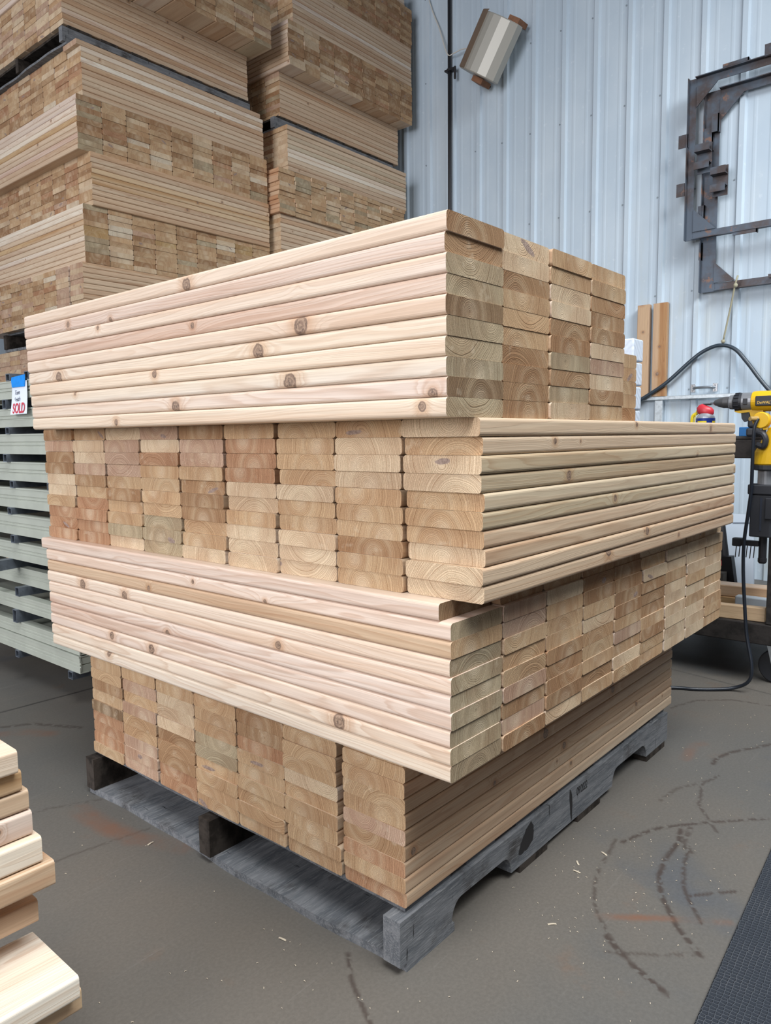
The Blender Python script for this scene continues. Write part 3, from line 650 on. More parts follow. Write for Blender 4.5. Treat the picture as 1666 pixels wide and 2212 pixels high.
sq_tube(FX - 0.004, 0.83, 2.117, levels[0][1] + .0005, levels[0][1] + 0.026, 'steel tube on the topmost frame at the photo left edge')
# tag
M_PAPER = plain('white_card', (0.72, 0.78, 0.88), 0.6)
M_TAPE = plain('blue_masking_tape', (0.0, 0.25, 0.80), 0.55, var=0.15, vs=60)
M_RED = plain('red_print', (0.55, 0.04, 0.07), 0.6)
M_INK = plain('pen_ink', (0.05, 0.06, 0.09), 0.6)
YC = ay(2.352)
tg = empty('sold_tag', (FX - 0.010, YC, az(1.055)), 0, 'white SOLD tag held by blue tape on the topmost grey-green steel frame', 'tag')
bm = bmesh.new()
rings = []
for k in range(9):
    u = k / 8; z = az(1.110 - u * 0.125); xx = FX - 0.007 - 0.009 * u * u; hw = 0.053 + 0.008 * u
    rings.append([Vector((xx, YC + hw + 0.002, z)), Vector((xx, YC - hw, z)), Vector((xx + 0.0008, YC - hw, z)), Vector((xx + 0.0008, YC + hw + 0.002, z))])
rings_mesh(bm, rings)
card = obj('card', bm, M_PAPER, None); card.parent = tg; card.matrix_parent_inverse = Matrix.Translation(-tg.location)
bm = bmesh.new()
poly = [(YC + 0.055, az(1.113)), (YC + 0.051, az(1.088)), (YC - 0.043, az(1.088)), (YC - 0.050, az(1.117)), (YC - 0.050, az(1.132)), (YC + 0.050, az(1.127))]
prism(bm, poly, (FX - 0.0092, 0, 0), (0, 1, 0), (0, 0, 1), (-1, 0, 0), 0.0012)
tp_ = obj('tape', bm, M_TAPE, None); tp_.parent = tg; tp_.matrix_parent_inverse = Matrix.Translation(-tg.location)
text('sold_lettering', 'SOLD', 0.047, M_RED, tg, basis((FX - 0.0146, YC, az(1.0060)), (0, -1, 0.03), (0.12, 0, 1)), sx=0.80, bold=0.0012)
text('handwriting', 'Tom', 0.021, M_INK, tg, basis((FX - 0.0090, YC + 0.018, az(1.067)), (0, -1, 0.05), (0.08, 0, 1)), shear=0.35)
text('handwriting', 'Smith', 0.021, M_INK, tg, basis((FX - 0.0108, YC + 0.016, az(1.041)), (0, -1, 0.12), (0.08, 0, 1)), shear=0.35)

# ---------------------------------------------------------------- things on the wall
W0 = WX - 0.016
M_BLACK = plain('black_rubber', (0.015, 0.017, 0.022), 0.5)
M_BLACKM = plain('black_paint_metal', (0.022, 0.022, 0.026), 0.45, 0.3)
o = bmesh.new(); cyl(o, (W0 - 0.028, 2.852, 0.0), (W0 - 0.028, 2.852, 5.1), 0.0135, n=14)
po = empty('conduit_pipe', (W0 - 0.028, 2.852, 0), 0, 'thin black vertical pipe running up the blue-white steel wall', 'pipe')
p_ = obj('pipe', o, M_BLACKM, None, smooth=True); p_.parent = po; p_.matrix_parent_inverse = Matrix.Translation(-po.location)
bm = bmesh.new(); lathe(bm, (W0 - 0.028, 2.852, 3.60), (0, 0, 1), [(-0.008, 0.022), (0.008, 0.022)], 14); box(bm, W0 - 0.05, W0 - 0.01, 2.80, 2.885, 3.590, 3.604, bev=0.003); box(bm, W0 - 0.045, W0 - 0.030, 2.787, 2.805, 3.52, 3.612, bev=0.006)
p_ = obj('valve_handle', bm, M_BLACKM, None); p_.parent = po; p_.matrix_parent_inverse = Matrix.Translation(-po.location)
# speaker
M_SILVER = plain('satin_silver_cabinet', (0.40, 0.39, 0.35), 0.42, 0.25)
M_BROWN = plain('brown_side_panel', (0.19, 0.135, 0.095), 0.6, 0.0, var=0.1, vs=12)  # shadowed side of the speaker, its shade put into the brown
M_BRKT = plain('brown_wood_bracket', (0.24, 0.11, 0.055), 0.7, var=0.2, vs=30)
def speaker():
    c = Vector((W0 - 0.12, 2.405, 3.565)); t = empty('wall_speaker', tuple(c), 0, 'silver wall speaker with a brown shaded side, mounted tilted on the steel wall', 'speaker')
    ang = R(57); ax = Vector((0, -math.cos(ang), math.sin(ang))).normalized(); sd = Vector((0, -math.sin(ang), -math.cos(ang))).normalized(); out = Vector((-1, 0, 0))
    Lh = 0.185
    # cross-section: (side, out)
    sec = [(-0.150, -0.03), (-0.165, 0.075), (-0.085, 0.122), (-0.060, 0.130), (-0.020, 0.130), (0.04, 0.118), (0.10, 0.088), (0.145, 0.050), (0.152, 0.0), (0.12, -0.03)]
    def sub(ids, inset, l0, l1):
        bm = bmesh.new()
        rings_mesh(bm, [[c + ax * l + sd * (a * q) + out * (b * q if b > 0 else b) for a, b in ids] for l, q in ((l0, .97), (l0 + .006, 1), (l1 - .006, 1), (l1, .97))]); return bm
    ob = obj('cabinet', sub(sec, 0, -Lh, Lh), M_SILVER, None)
    ob.parent = t; ob.matrix_parent_inverse = Matrix.Translation(-c)
    sec2 = [(-0.153, -0.02), (-0.172, 0.077), (-0.086, 0.1285), (-0.084, 0.1225), (-0.166, 0.073), (-0.149, -0.02)]
    ob = obj('side_panel', sub(sec2, 0, -Lh + .004, Lh + 0.012), M_BROWN, None); ob['label'] = 'brown shaded side panel'
    ob.parent = t; ob.matrix_parent_inverse = Matrix.Translation(-c)
    for l, s_ in ((-Lh - 0.022, 1), (Lh + 0.022, -1)):
        bm = bmesh.new(); rings_mesh(bm, [[c + ax * (l + d) + sd * a + out * b for a, b in ((-0.075 if s_ > 0 else 0.0, -0.085), (0.03 if s_ > 0 else 0.115, -0.085), (0.03 if s_ > 0 else 0.115, 0.02), (-0.055 if s_ > 0 else 0.03, 0.035))] for d in (-0.018, 0.018)])
        ob = obj('bracket', bm, M_BRKT, None); ob['label'] = 'brown mounting bracket'; ob.parent = t; ob.matrix_parent_inverse = Matrix.Translation(-c)
    bm = bmesh.new(); cyl(bm, c + ax * (Lh + .02) + sd * .02 - out * .0, c + ax * (Lh + .02) + sd * .02 - out * 0.118, 0.012); cyl(bm, c + ax * (-Lh - .02) - out * .0, c - ax * (Lh + .02) - out * 0.118, 0.012)
    ob = obj('mount_pin', bm, M_BLACKM, None); ob.parent = t; ob.matrix_parent_inverse = Matrix.Translation(-c)
    bm = bmesh.new(); q = c - ax * 0.155 + sd * 0.085 + out * 0.0835
    nrm = Vector((-0.93, 0, 0)) + sd * 0.36
    for dx in (-0.008, 0.0, 0.008):
        e = q + ax * dx; cyl(bm, e - sd * 0.012 - out * 0, e + sd * 0.006 - out * 0.008, 0.0022, n=6)
    ob = obj('badge', bm, plain('pale_badge', (0.75, 0.75, 0.70), 0.4), None); ob.parent = t; ob.matrix_parent_inverse = Matrix.Translation(-c)
speaker()
M_WIRE = plain('pale_wire', (0.62, 0.60, 0.55), 0.6)
bm = bmesh.new(); tube(bm, [(W0 - .01, 3.16, 4.62), (W0 - .012, 3.05, 4.17), (W0 - .02, 2.95, 3.93), (W0 - .045, 2.86, 3.715), (W0 - .044, 2.80, 3.70), (W0 - 0.05, 2.72, 3.700), (W0 - 0.07, 2.585, 3.66)], 0.004, 6)
setp(obj('speaker_wire', bm, M_WIRE, smooth=True), 'thin pale wire running past the black pipe to the speaker', 'wire')
# rusty angle frames
def rusty():
    t = NT('rusty_mill_steel'); oc = t.n('TexCoord').outputs['Object']
    a = t.noise(oc, 5, 4, 0.6); b = t.noise(oc, 40, 3, 0.6)
    c = t.mix(t.sstep(a, 0.40, 0.62), (0.095, 0.120, 0.155), (0.075, 0.058, 0.056))
    c = t.mix(t.sstep(t.noise(oc, 11, 4, .65), 0.60, 0.68), c, (0.21, 0.125, 0.095))
    c = t.mix(t.math('MULTIPLY', t.sstep(b, .6, .75), .4), c, (0.14, 0.15, 0.17))
    return t.fin(c, 0.5, 0.45, 0.5)
M_RUST = rusty()
def frame(name, label, x, y0, y1, z0, z1, wv, wh, dep, gussets, tabs):
    t = empty(name, (x, y0, z0), 0, label, 'frame', 'rusty steel frames hung on the wall')
    def put(nm, bm):
        o = obj(nm, bm, M_RUST, None); o.parent = t; o.matrix_parent_inverse = Matrix.Translation(-t.location)
    for nm, ya, yb, za, zb, v in (('upright', y0 - wv, y0, z0, z1, 1), ('upright', y1, y1 + wv, z0, z1, 1), ('rail', y1 + wv + .0002, y0 - wv - .0002, z1 - wh, z1, 0), ('rail', y1 + wv + .0002, y0 - wv - .0002, z0, z0 + wh, 0)):
        bm = bmesh.new(); box(bm, x - 0.005, x, min(ya, yb), max(ya, yb), za, zb, bev=0.001)
        if v: box(bm, x - dep, x - 0.005, (y0 - .005) if ya < y0 - wv * .5 and yb == y0 else y1, y0 if yb == y0 else y1 + .005, za, zb)
        else: box(bm, x - dep, x - 0.005, min(ya, yb), max(ya, yb), (z1 - .005) if zb == z1 else z0, z1 if zb == z1 else z0 + .005)
        put(nm, bm)
    for gy, gz, sy, sz, s in gussets:
        bm = bmesh.new(); prism(bm, [(0, 0), (s * sy, 0), (s * sy * .95, s * 0.06 * sz), (s * 0.06 * sy, s * .95 * sz), (0, s * sz)], (x - 0.006, gy, gz), (0, 1, 0), (0, 0, 1), (-1, 0, 0), 0.006); put('gusset', bm)
    for ty, tz, wy, hz, dx in tabs:
        bm = bmesh.new(); box(bm, x - dx, x - dx + 0.006, ty - wy / 2, ty + wy / 2, tz - hz / 2, tz + hz / 2); box(bm, x - dx, x - 0.001, ty - wy / 2, ty - wy / 2 + 0.006, tz - hz / 2, tz + hz / 2)
        put('tab', bm)
    return t
X1 = W0 - 0.075
fB = frame('angle_iron_rack', 'larger dark rusty steel frame hanging lower, behind the bluish one on the wall', W0 - 0.022, 0.985, -0.45, 1.735, 2.895, 0.085, 0.048, 0.040,
      [(0.905, 1.785, -1, 1, 0.12), (0.900, 2.845, -1, -1, 0.13)], [(0.955, 2.62, 0.05, 0.13, 0.03), (0.915, 2.70, 0.04, 0.10, 0.045), (0.985, 2.19, 0.04, 0.11, 0.03), (0.985, 1.98, 0.02, 0.10, 0.02), (0.5, 1.78, 0.2, 0.02, 0.03)])
fA = frame('angle_iron_rack', 'bluish rusty steel frame hanging in front of the larger one on the wall', W0 - 0.075, 1.065, -0.40, 2.045, 2.975, 0.042, 0.045, 0.035,
      [(1.020, 2.092, -1, 1, 0.13), (1.020, 2.928, -1, -1, 0.12)], [(1.085, 2.625, 0.055, 0.075, 0.03), (1.090, 2.345, 0.055, 0.075, 0.03), (0.55, 3.00, 0.20, 0.065, 0.03), (0.80, 2.985, 0.14, 0.018, 0.035), (0.72, 2.035, 0.13, 0.018, 0.03)])
def brk(t, x, y, z, w_=0.085):
    bm = bmesh.new()
    for dz in (0.045, -0.020):
        box(bm, x - 0.055, x - 0.005, y - w_ / 2, y + w_ / 2, z + dz, z + dz + 0.006); box(bm, x - 0.060, x - 0.054, y - w_ / 2, y + w_ / 2, z + dz - (0.0 if dz > 0 else 0.035), z + dz + (0.040 if dz > 0 else 0.006))
    box(bm, x - 0.006, x, y - w_ / 2, y + w_ / 2, z - 0.07, z + 0.10)
    o = obj('clip_bracket', bm, M_RUST, None); o.parent = t; o.matrix_parent_inverse = Matrix.Translation(-t.location)
brk(fA, W0 - 0.080, 0.965, 2.49); brk(fB, W0 - 0.065, 0.875, 2.345)
# rope from the frame
M_ROPE = plain('olive_cord', (0.36, 0.34, 0.24), 0.8)
bm = bmesh.new(); tube(bm, [(W0 - 0.08, 0.755, 1.800), (W0 - 0.085, 0.766, 1.755), (W0 - 0.05, 0.80, 1.62), (W0 - 0.02, 0.842, 1.44)], 0.0055, 8)
lathe(bm, (W0 - 0.082, 0.766, 1.745), (0, 0, 1), [(-.014, .004), (-.006, .012), (.006, .012), (.014, .004)], 10); lathe(bm, (W0 - 0.02, 0.843, 1.435), (0, 0, 1), [(-.012, .006), (-.004, .012), (.006, .011), (.012, .004)], 10)
setp(obj('tie_cord', bm, M_ROPE, smooth=True), 'short olive cord knotted to the lower rusty frame on the wall', 'cord')
# two planks against the wall
M_PLANK = None
for k, (yc, z0, z1, dz, lb, tone) in enumerate(((1.330, 1.1225, 1.705, 0.0, 'left one of two golden planks standing against the wall, partly behind white blocks', 'O2'), (1.222, 1.1225, 1.705, 0.0, 'right one of two golden planks standing against the wall, fully visible', 'O2'))):
    s = dict(L=z1 - z0, W=0.0889 if k else 0.078, T=0.036, seg=3, tone='G', stone='G', seed='pl%d' % k, r=0.003, knots=[((0.02 if k else 0.12, 0.0, 0.018), 0.006), ((-0.15 if k else 0.3, 0.01, 0.018), 0.010)])
    o = bpy.data.objects.new('plank', boards_mesh([s], False)); COL.objects.link(o)
    # local x -> up, local z -> -X (towards the room)
    m = Matrix(((0, 0, -1), (0, 1, 0), (1, 0, 0))).to_4x4(); m.translation = Vector((W0 - 0.0195, yc, (z0 + z1) / 2)); o.matrix_world = m
    setp(o, lb, 'plank', 'golden planks against the wall')
# pull handle
M_CHROME = plain('chrome', (0.75, 0.76, 0.78), 0.2, 0.9)
t = empty('pull_handle', (W0, 0.951, 1.163), 0, 'small metal pull handle screwed to the wall above the ledge', 'handle')
bm = bmesh.new(); tube(bm, [(-0.004, 0.062, 0), (-0.022, 0.045, 0.002), (-0.028, 0.0, 0.003), (-0.022, -0.045, 0.002), (-0.004, -0.062, 0)], 0.008, 10); obj('grip', bm, plain('dull_grey_metal', (0.25, 0.28, 0.31), 0.35, 0.7), t, smooth=True)
for yy in (0.066, -0.066):
    bm = bmesh.new(); box(bm, -0.005, 0.0, yy - 0.014, yy + 0.014, -0.026, 0.026, bev=0.002)
    for z in (-.014, .014): lathe(bm, (-0.004, yy, z), (-1, 0, 0), [(0, .006), (.003, .005), (.004, .002)], 8)
    obj('plate', bm, M_CHROME, t)
# hose
M_HOSE = plain('dark_blue_black_hose', (0.030, 0.045, 0.062), 0.35)
bm = bmesh.new(); tube(bm, [(W0 - 0.055, 1.52, 1.0), (W0 - 0.055, 1.42, 1.045), (W0 - 0.055, 1.325, 1.105), (W0 - 0.056, 1.17, 1.20), (W0 - 0.040, 1.03, 1.325), (W0 - 0.03, 0.95, 1.385), (W0 - 0.03, 0.86, 1.412), (W0 - 0.03, 0.775, 1.385), (W0 - 0.035, 0.70, 1.30), (W0 - 0.04, 0.62, 1.19), (W0 - 0.045, 0.55, 1.11), (W0 - 0.05, 0.45, 1.04)], 0.0115, 12)
setp(obj('air_hose', bm, M_HOSE, smooth=True), 'dark air hose arching across the wall above the drill', 'hose')

# ---------------------------------------------------------------- steel cart and what is on it
M_CART = plain('grimy_dark_steel', (0.045, 0.040, 0.038), 0.6, 0.4, var=0.5, vs=30, bump=0.0008)
M_CARTB = plain('rusted_cart_plate', (0.030, 0.025, 0.023), 0.75, 0.2, var=0.6, vs=18, bump=0.001)
cart = empty('steel_cart', (1.90, 0.06, 0), 0, 'dark steel shop cart on a caster right of the front pile', 'cart')
def cpart(nm, d, mt=M_CART, bev=0.003, extra=None):
    bm = bmesh.new(); box(bm, *d, bev=bev)
    if extra: extra(bm)
    o = obj(nm, bm, mt, None); o.parent = cart; o.matrix_parent_inverse = Matrix.Translation(-cart.location); return o
cpart('top_plate', (1.90, 2.55, -0.12, 0.72, 0.862, 0.872)); cpart('apron', (1.90, 1.915, -0.12, 0.72, 0.797, 0.8615), M_CARTB); cpart('apron', (2.535, 2.55, -0.12, 0.72, 0.797, 0.8615), M_CARTB)
for x, y in ((1.905, 0.052), (2.505, 0.052), (1.905, 0.68), (2.505, 0.68)): cpart('leg', (x, x + 0.035, y - 0.012, y + 0.023, 0.2215, 0.7965))
cpart('bottom_shelf', (1.905, 2.54, 0.0, 0.72, 0.216, 0.2210)); cpart('side_beam', (1.90, 1.9045, -0.02, 0.72, 0.149, 0.2205), M_CARTB); cpart('side_beam', (2.5405, 2.555, -0.02, 0.72, 0.149, 0.2205), M_CARTB)
for x, y in ((1.975, 0.045), (2.49, 0.045), (1.975, 0.66), (2.49, 0.66)):
    bm = bmesh.new()
    lathe(bm, (x + .014, y, 0.062), (-1, 0, 0), [(0, 0.045), (0.0, 0.058), (0.004, 0.062), (0.024, 0.062), (0.028, 0.058), (0.028, 0.045)], 32)
    cyl(bm, (x + 0.02, y, 0.062), (x - 0.02, y, 0.062), 0.012)
    wl = obj('wheel', bm, M_BLACK, None, smooth=False); wl.parent = cart; wl.matrix_parent_inverse = Matrix.Translation(-cart.location)
    bm = bmesh.new()
    for dx in (-0.026, 0.018): prism(bm, [(-0.035, 0.0), (0.035, 0.0), (0.012, -0.092), (-0.012, -0.092)], (x + dx, y, 0.148), (0, 1, 0), (0, 0, 1), (1, 0, 0), 0.004)
    box(bm, x - 0.035, x + 0.035, y - 0.045, y + 0.045, 0.1415, 0.1485)
    fk = obj('caster_fork', bm, M_GALV, wl)
# spray can with straw cap (front reads 40)
M_BLUE = plain('dark_blue_can', (0.010, 0.035, 0.24), 0.35); M_YEL = plain('can_yellow', (0.85, 0.66, 0.03), 0.4); M_REDC = plain('red_plastic_cap', (0.52, 0.03, 0.045), 0.4)
M_GREYP = plain('grey_can_shoulder', (0.36, 0.38, 0.42), 0.35, 0.4)
cx, cy = 1.96, 0.314
t = empty('spray_can', (cx, cy, 0.8725), 0, 'blue and yellow spray can with a red cap standing on the cart', 'can')
def tpart(t, nm, bm, mt, smooth=False, label=None):
    o = obj(nm, bm, mt, t, smooth=smooth)
    if label: o['label'] = label
    return o
bm = bmesh.new(); lathe(bm, (0, 0, 0), (0, 0, 1), [(0, 0.031), (0.002, 0.033), (0.066, 0.033), (0.067, 0.0315)], 32); tpart(t, 'can_body', bm, M_BLUE)
bm = bmesh.new(); lathe(bm, (0, 0, 0.066), (0, 0, 1), [(0, 0.0325), (0.006, 0.031), (0.014, 0.024), (0.018, 0.020)], 32); tpart(t, 'shoulder', bm, M_GREYP)
bm = bmesh.new(); rings_mesh(bm, [[Vector((0.001 + sx * math.cos(a), 0.002 + sy * math.sin(a), z + 0.005 * math.sin(a))) for a in [2 * math.pi * k / 20 for k in range(20)]] for z, sx, sy in ((0.078, .020, .024), (0.088, .022, .030), (0.100, .021, .030), (0.110, .016, .022), (0.114, .008, .010))]); tpart(t, 'smart_straw_cap', bm, M_REDC, True, 'red spray cap')
bm = bmesh.new(); box(bm, -0.006, 0.006, -0.018, 0.010, 0.113, 0.119, bev=0.002); cyl(bm, (0, 0.01, 0.116), (0, -0.034, 0.1165), 0.0012, n=6); tpart(t, 'nozzle', bm, M_BLACKM)
bm = bmesh.new(); tube(bm, [(-.005, 0.031, 0.095), (-.005, 0.037, 0.06), (-.005, 0.036, 0.03)], 0.002, 6); tube(bm, [(0.0, 0.03, 0.086), (0.0, 0.045, 0.075), (0.0, 0.048, 0.05), (0, 0.042, 0.02)], 0.006, 8); tpart(t, 'trigger_loop', bm, M_YEL)
vd = Vector((-0.88 - cx, -0.57 - cy, 0)).normalized(); sdv = Vector((-vd.y, vd.x, 0))
def curved_label(bm, a0, a1, z0, z1, r, n=10):
    rings_mesh(bm, [[Vector((q * math.cos(a), q * math.sin(a), z)) for q, z in ((r, z0), (r, z1), (r - .0012, z1), (r - .0012, z0))] for a in [a0 + (a1 - a0) * k / n for k in range(n + 1)]])
fa = math.atan2(vd.y, vd.x)
bm = bmesh.new(); curved_label(bm, fa - 0.9, fa + 0.10, 0.012, 0.056, 0.0336); tpart(t, 'label_patch', bm, M_YEL)
bm = bmesh.new(); curved_label(bm, fa + 0.75, fa + 1.25, 0.032, 0.056, 0.0336); tpart(t, 'label_patch', bm, M_YEL)
an = fa - 0.42; nrm = Vector((math.cos(an), math.sin(an), 0)); tx = Vector((-math.sin(an), math.cos(an), 0))
bpy.context.view_layer.update()
text('label_text', 'WD-40', 0.020, M_BLUE, t, basis(Vector((cx, cy, 0.8725)) + nrm * 0.0338 + Vector((0, 0, 0.040)), tx, (0, 0, 1)), sx=0.5)
# cordless drill standing on its battery
M_YDW = plain('tool_yellow', (0.72, 0.42, 0.008), 0.42); M_TBLK = plain('tool_black_rubber', (0.022, 0.024, 0.030), 0.5); M_TGRY = plain('tool_grey_metal', (0.30, 0.31, 0.33), 0.35, 0.5)
dl = empty('cordless_drill', (1.92, 0.14, 0.8725), 0, 'yellow and black cordless drill standing on the cart, chuck pointing left', 'drill')
def D(y, z, x=0.0): return Vector((x, y, z))
zc = 0.119
bm = bmesh.new(); lathe(bm, D(0.131, zc), (0, -1, 0), [(-0.004, 0.004), (0.0, 0.009), (0.012, 0.014), (0.030, 0.0195), (0.048, 0.0205), (0.049, 0.0215)], 28); lathe(bm, D(0.146, zc), (0, -1, 0), [(0, 0.0015), (0.02, 0.0015)], 8); tpart(dl, 'chuck', bm, plain('chuck_grey', (0.10, 0.10, 0.105), 0.4, 0.3))
bm = bmesh.new(); lathe(bm, D(0.0815, zc), (0, -1, 0), [(0, 0.022), (0.003, 0.0245), (0.013, 0.0255), (0.015, 0.0225)], 28); tpart(dl, 'silver_ring', bm, M_TGRY)
bm = bmesh.new(); lathe(bm, D(0.066, zc), (0, -1, 0), [(0, 0.024), (0.003, 0.028), (0.020, 0.0305), (0.028, 0.030)], 28)
for k in range(14):
    a = 2 * math.pi * k / 14; cyl(bm, D(0.062, zc + 0.0295 * math.sin(a), 0.0295 * math.cos(a)), D(0.046, zc + 0.031 * math.sin(a), 0.031 * math.cos(a)), 0.0022, n=6)
cl_ = tpart(dl, 'clutch_collar', bm, M_TBLK)
bm = bmesh.new(); lathe(bm, D(0.038, zc), (0, -1, 0), [(0, 0.030), (0.002, 0.031), (0.034, 0.031), (0.036, 0.029)], 28); tpart(dl, 'gear_housing', bm, M_TGRY)
bm = bmesh.new(); lathe(bm, D(0.004, zc), (0, -1, 0), [(-0.004, 0.029), (0.0, 0.034), (0.02, 0.0355), (0.09, 0.034), (0.104, 0.026), (0.108, 0.012)], 28); tpart(dl, 'motor_housing', bm, M_YDW)
bm = bmesh.new(); box(bm, -0.0372, -0.030, -0.072, -0.010, zc - 0.017, zc + 0.017, bev=0.003); tpart(dl, 'name_plate', bm, M_TBLK)
bpy.context.view_layer.update()
text('brand_lettering', 'DeWALT', 0.0135, plain('plate_yellow', (0.80, 0.52, 0.10), 0.5), dl, basis((1.92 - 0.0376, 0.14 - 0.041, 0.8725 + zc - 0.006), (0, -1, 0), (0, 0, 1)), sx=0.9)
bm = bmesh.new(); box(bm, -0.0345, -0.0300, 0.016, 0.030, zc - 0.010, zc + 0.010, bev=0.001); tpart(dl, 'mode_icon', bm, M_TBLK)
bm = bmesh.new(); prism(bm, [(0.062, -0.031 + zc), (-0.03, -0.026 + zc), (-0.036, -0.060 + zc), (-0.045, 0.022), (-0.012, 0.020), (0.006, 0.060), (0.012, 0.083), (0.044, 0.080), (0.058, 0.084)], (0.015, 0, 0), (0, 1, 0), (0, 0, 1), (-1, 0, 0), 0.030)
tpart(dl, 'grip_frame', bm, M_YDW)
bm = bmesh.new(); prism(bm, [(0.040, 0.0795), (0.014, 0.0815), (0.012, 0.055), (0.030, 0.050), (0.038, 0.062)], (0.010, 0, 0), (0, 1, 0), (0, 0, 1), (-1, 0, 0), 0.020); tpart(dl, 'trigger', bm, M_TBLK)
bm = bmesh.new(); box(bm, -0.020, 0.020, -0.028, 0.017, 0.0285, 0.066, bev=0.008); tpart(dl, 'rubber_grip', bm, M_TBLK)
bm = bmesh.new(); box(bm, -0.030, 0.030, -0.034, 0.018, 0.0, 0.028, bev=0.006); tpart(dl, 'battery', bm, M_TBLK)
# blue box behind the drill grip
o = boxo('blue_carton', (2.02, 2.09, 0.145, 0.215, 0.8725, 0.905), plain('blue_carton', (0.01, 0.16, 0.45), 0.5), bev=0.002); setp(o, 'small blue box on the cart behind the drill grip', 'box')
# rotary hammer hanging nose-down on the cart edge
rh = empty('rotary_hammer', (1.83, 0.085, 0.80), 0, 'large yellow rotary hammer with black nose hanging at the right edge of the cart', 'power tool')
def V3(y, z, x=0.0): return Vector((x, y, z))
bm = bmesh.new(); rings_mesh(bm, [[V3(c_ + w_ * math.cos(a), z, 0.035 * q * math.sin(a)) for a in [2 * math.pi * k / 24 for k in range(24)]] for z, c_, w_, q in ((0.125, -0.075, .012, .4), (0.12, -0.075, .022, .7), (0.10, -0.055, .040, 1), (0.06, -0.038, .044, 1), (0.02, -0.020, .046, 1), (-0.018, -0.014, .046, 1.0), (-0.022, -0.014, .040, 0.9))]); tpart(rh, 'body', bm, M_YDW)
bm = bmesh.new(); lathe(bm, V3(0.002, 0.125, -0.030), (-1, 0, 0), [(-.025, .026), (0, .027), (0.006, .027), (.010, .024)], 28); tpart(rh, 'round_cap', bm, M_YDW)
bm = bmesh.new(); lathe(bm, V3(0.012, 0.130, -0.040), (-0.8, 0.5, 0), [(0, .0085), (.022, .0075), (.030, .007)], 16); tpart(rh, 'cord_boss', bm, plain('tan_boss', (0.42, 0.28, 0.10), 0.5))
bm = bmesh.new(); tube(bm, [V3(0.010, 0.085, -0.036), V3(-0.008, 0.078, -0.042), V3(-0.016, 0.060, -0.044), V3(-0.010, 0.040, -0.042), V3(0.010, 0.045, -0.036)], 0.010, 10); tpart(rh, 'handle', bm, M_TBLK)
bm = bmesh.new(); lathe(bm, V3(-0.012, -0.022), (0, 0, -1), [(0, .046), (.014, .046), (.018, .036)], 24); tpart(rh, 'collar', bm, M_TBLK)
bm = bmesh.new(); lathe(bm, V3(-0.012, -0.040), (0, 0, -1), [(0, .026), (.046, .026)], 24); tpart(rh, 'steel_barrel', bm, M_TGRY, label='shiny steel barrel')
bm = bmesh.new(); box(bm, -0.034, 0.034, -0.050, 0.036, -0.120, -0.0865, bev=0.004); box(bm, -0.030, 0.030, -0.038, 0.028, -0.262, -0.1205, bev=0.004); box(bm, -0.036, -0.030, -0.048, -0.020, -0.20, -0.13, bev=.002); prism(bm, [(0.028, -0.13), (0.032, -0.20), (0.028, -0.205)], (0.01, 0, 0), (0, 1, 0), (0, 0, 1), (-1, 0, 0), 0.02); tpart(rh, 'nose_housing', bm, M_TBLK)
bm = bmesh.new(); box(bm, -0.0312, -0.029, -0.010, -0.004, -0.24, -0.13); tpart(rh, 'slot', bm, M_DARK)
bm = bmesh.new(); cyl(bm, V3(-0.010, -0.262), V3(-0.010, -0.335), 0.0125, n=12); lathe(bm, V3(-0.010, -0.335), (0, 0, -1), [(0, .014), (.012, .014), (.018, .010)], 12); tpart(rh, 'chuck', bm, M_BLACKM)
bm = bmesh.new(); box(bm, -0.014, 0.010, 0.0, 0.080, -0.296, -0.278, bev=0.003); box(bm, -0.016, 0.012, 0.055, 0.084, -0.300, -0.272, bev=0.003)
for k in range(6): cyl(bm, V3(0.072 - k * 0.0115, -0.294, -0.002), V3(0.075 - k * 0.0115, -0.340 + 0.003 * (k % 2), -0.002), 0.0016, n=6)
tpart(rh, 'bit_holder', bm, M_BLACKM)
bm = bmesh.new(); cyl(bm, V3(-0.01, 0.06, 0.03), V3(-0.01, 0.06, 0.072), 0.006); tpart(rh, 'hanging_hook', bm, M_BLACKM)
M_CABLE = plain('black_power_cable', (0.012, 0.016, 0.024), 0.4)
bm = bmesh.new(); tube(bm, [(1.785, 0.094, 0.930), (1.775, 0.101, 0.900), (1.775, 0.103, 0.84), (1.778, 0.104, 0.78), (1.785, 0.106, 0.70), (1.79, 0.114, 0.62), (1.80, 0.126, 0.52), (1.81, 0.128, 0.42), (1.81, 0.120, 0.31), (1.805, 0.108, 0.20), (1.79, 0.085, 0.10), (1.79, 0.093, 0.045), (1.79, 0.14, 0.012), (1.745, 0.200, 0.006), (1.71, 0.25, 0.006), (1.68, 0.31, 0.006), (1.58, 0.42, 0.006), (1.45, 0.60, 0.006)], 0.0058, 10)
setp(obj('power_cable', bm, M_CABLE, smooth=True), 'black power cable hanging from the rotary hammer and trailing on the floor', 'cable')
# white foam blocks stacked on the cart
M_FOAM = None
tf = NT('white_moulded_foam'); oc = tf.n('TexCoord').outputs['Object']
br = tf.n('TexWave', wave_type='BANDS', bands_direction='DIAGONAL'); tf.put(br.inputs['Vector'], oc); br.inputs['Scale'].default_value = 22; br.inputs['Distortion'].default_value = 3
tf.bump(br.outputs['Fac'], 0.002, 0.6); M_FOAM = tf.fin((0.62, 0.69, 0.79), 0.7)
for k, (z0, z1) in enumerate(((1.160, 1.245), (1.069, 1.157), (0.978, 1.066), (0.873, 0.975))):
    o = boxo('foam_block', (1.905, 2.00, 0.566 + 0.002 * k, 0.715, z0, z1 - 0.001), M_FOAM, bev=0.006, seg=3)
    setp(o, 'white foam block behind the cedar boards, %s of its stack' % ('topmost', 'second', 'third', 'lowest')[k], 'block', 'white foam blocks stacked on the cart')
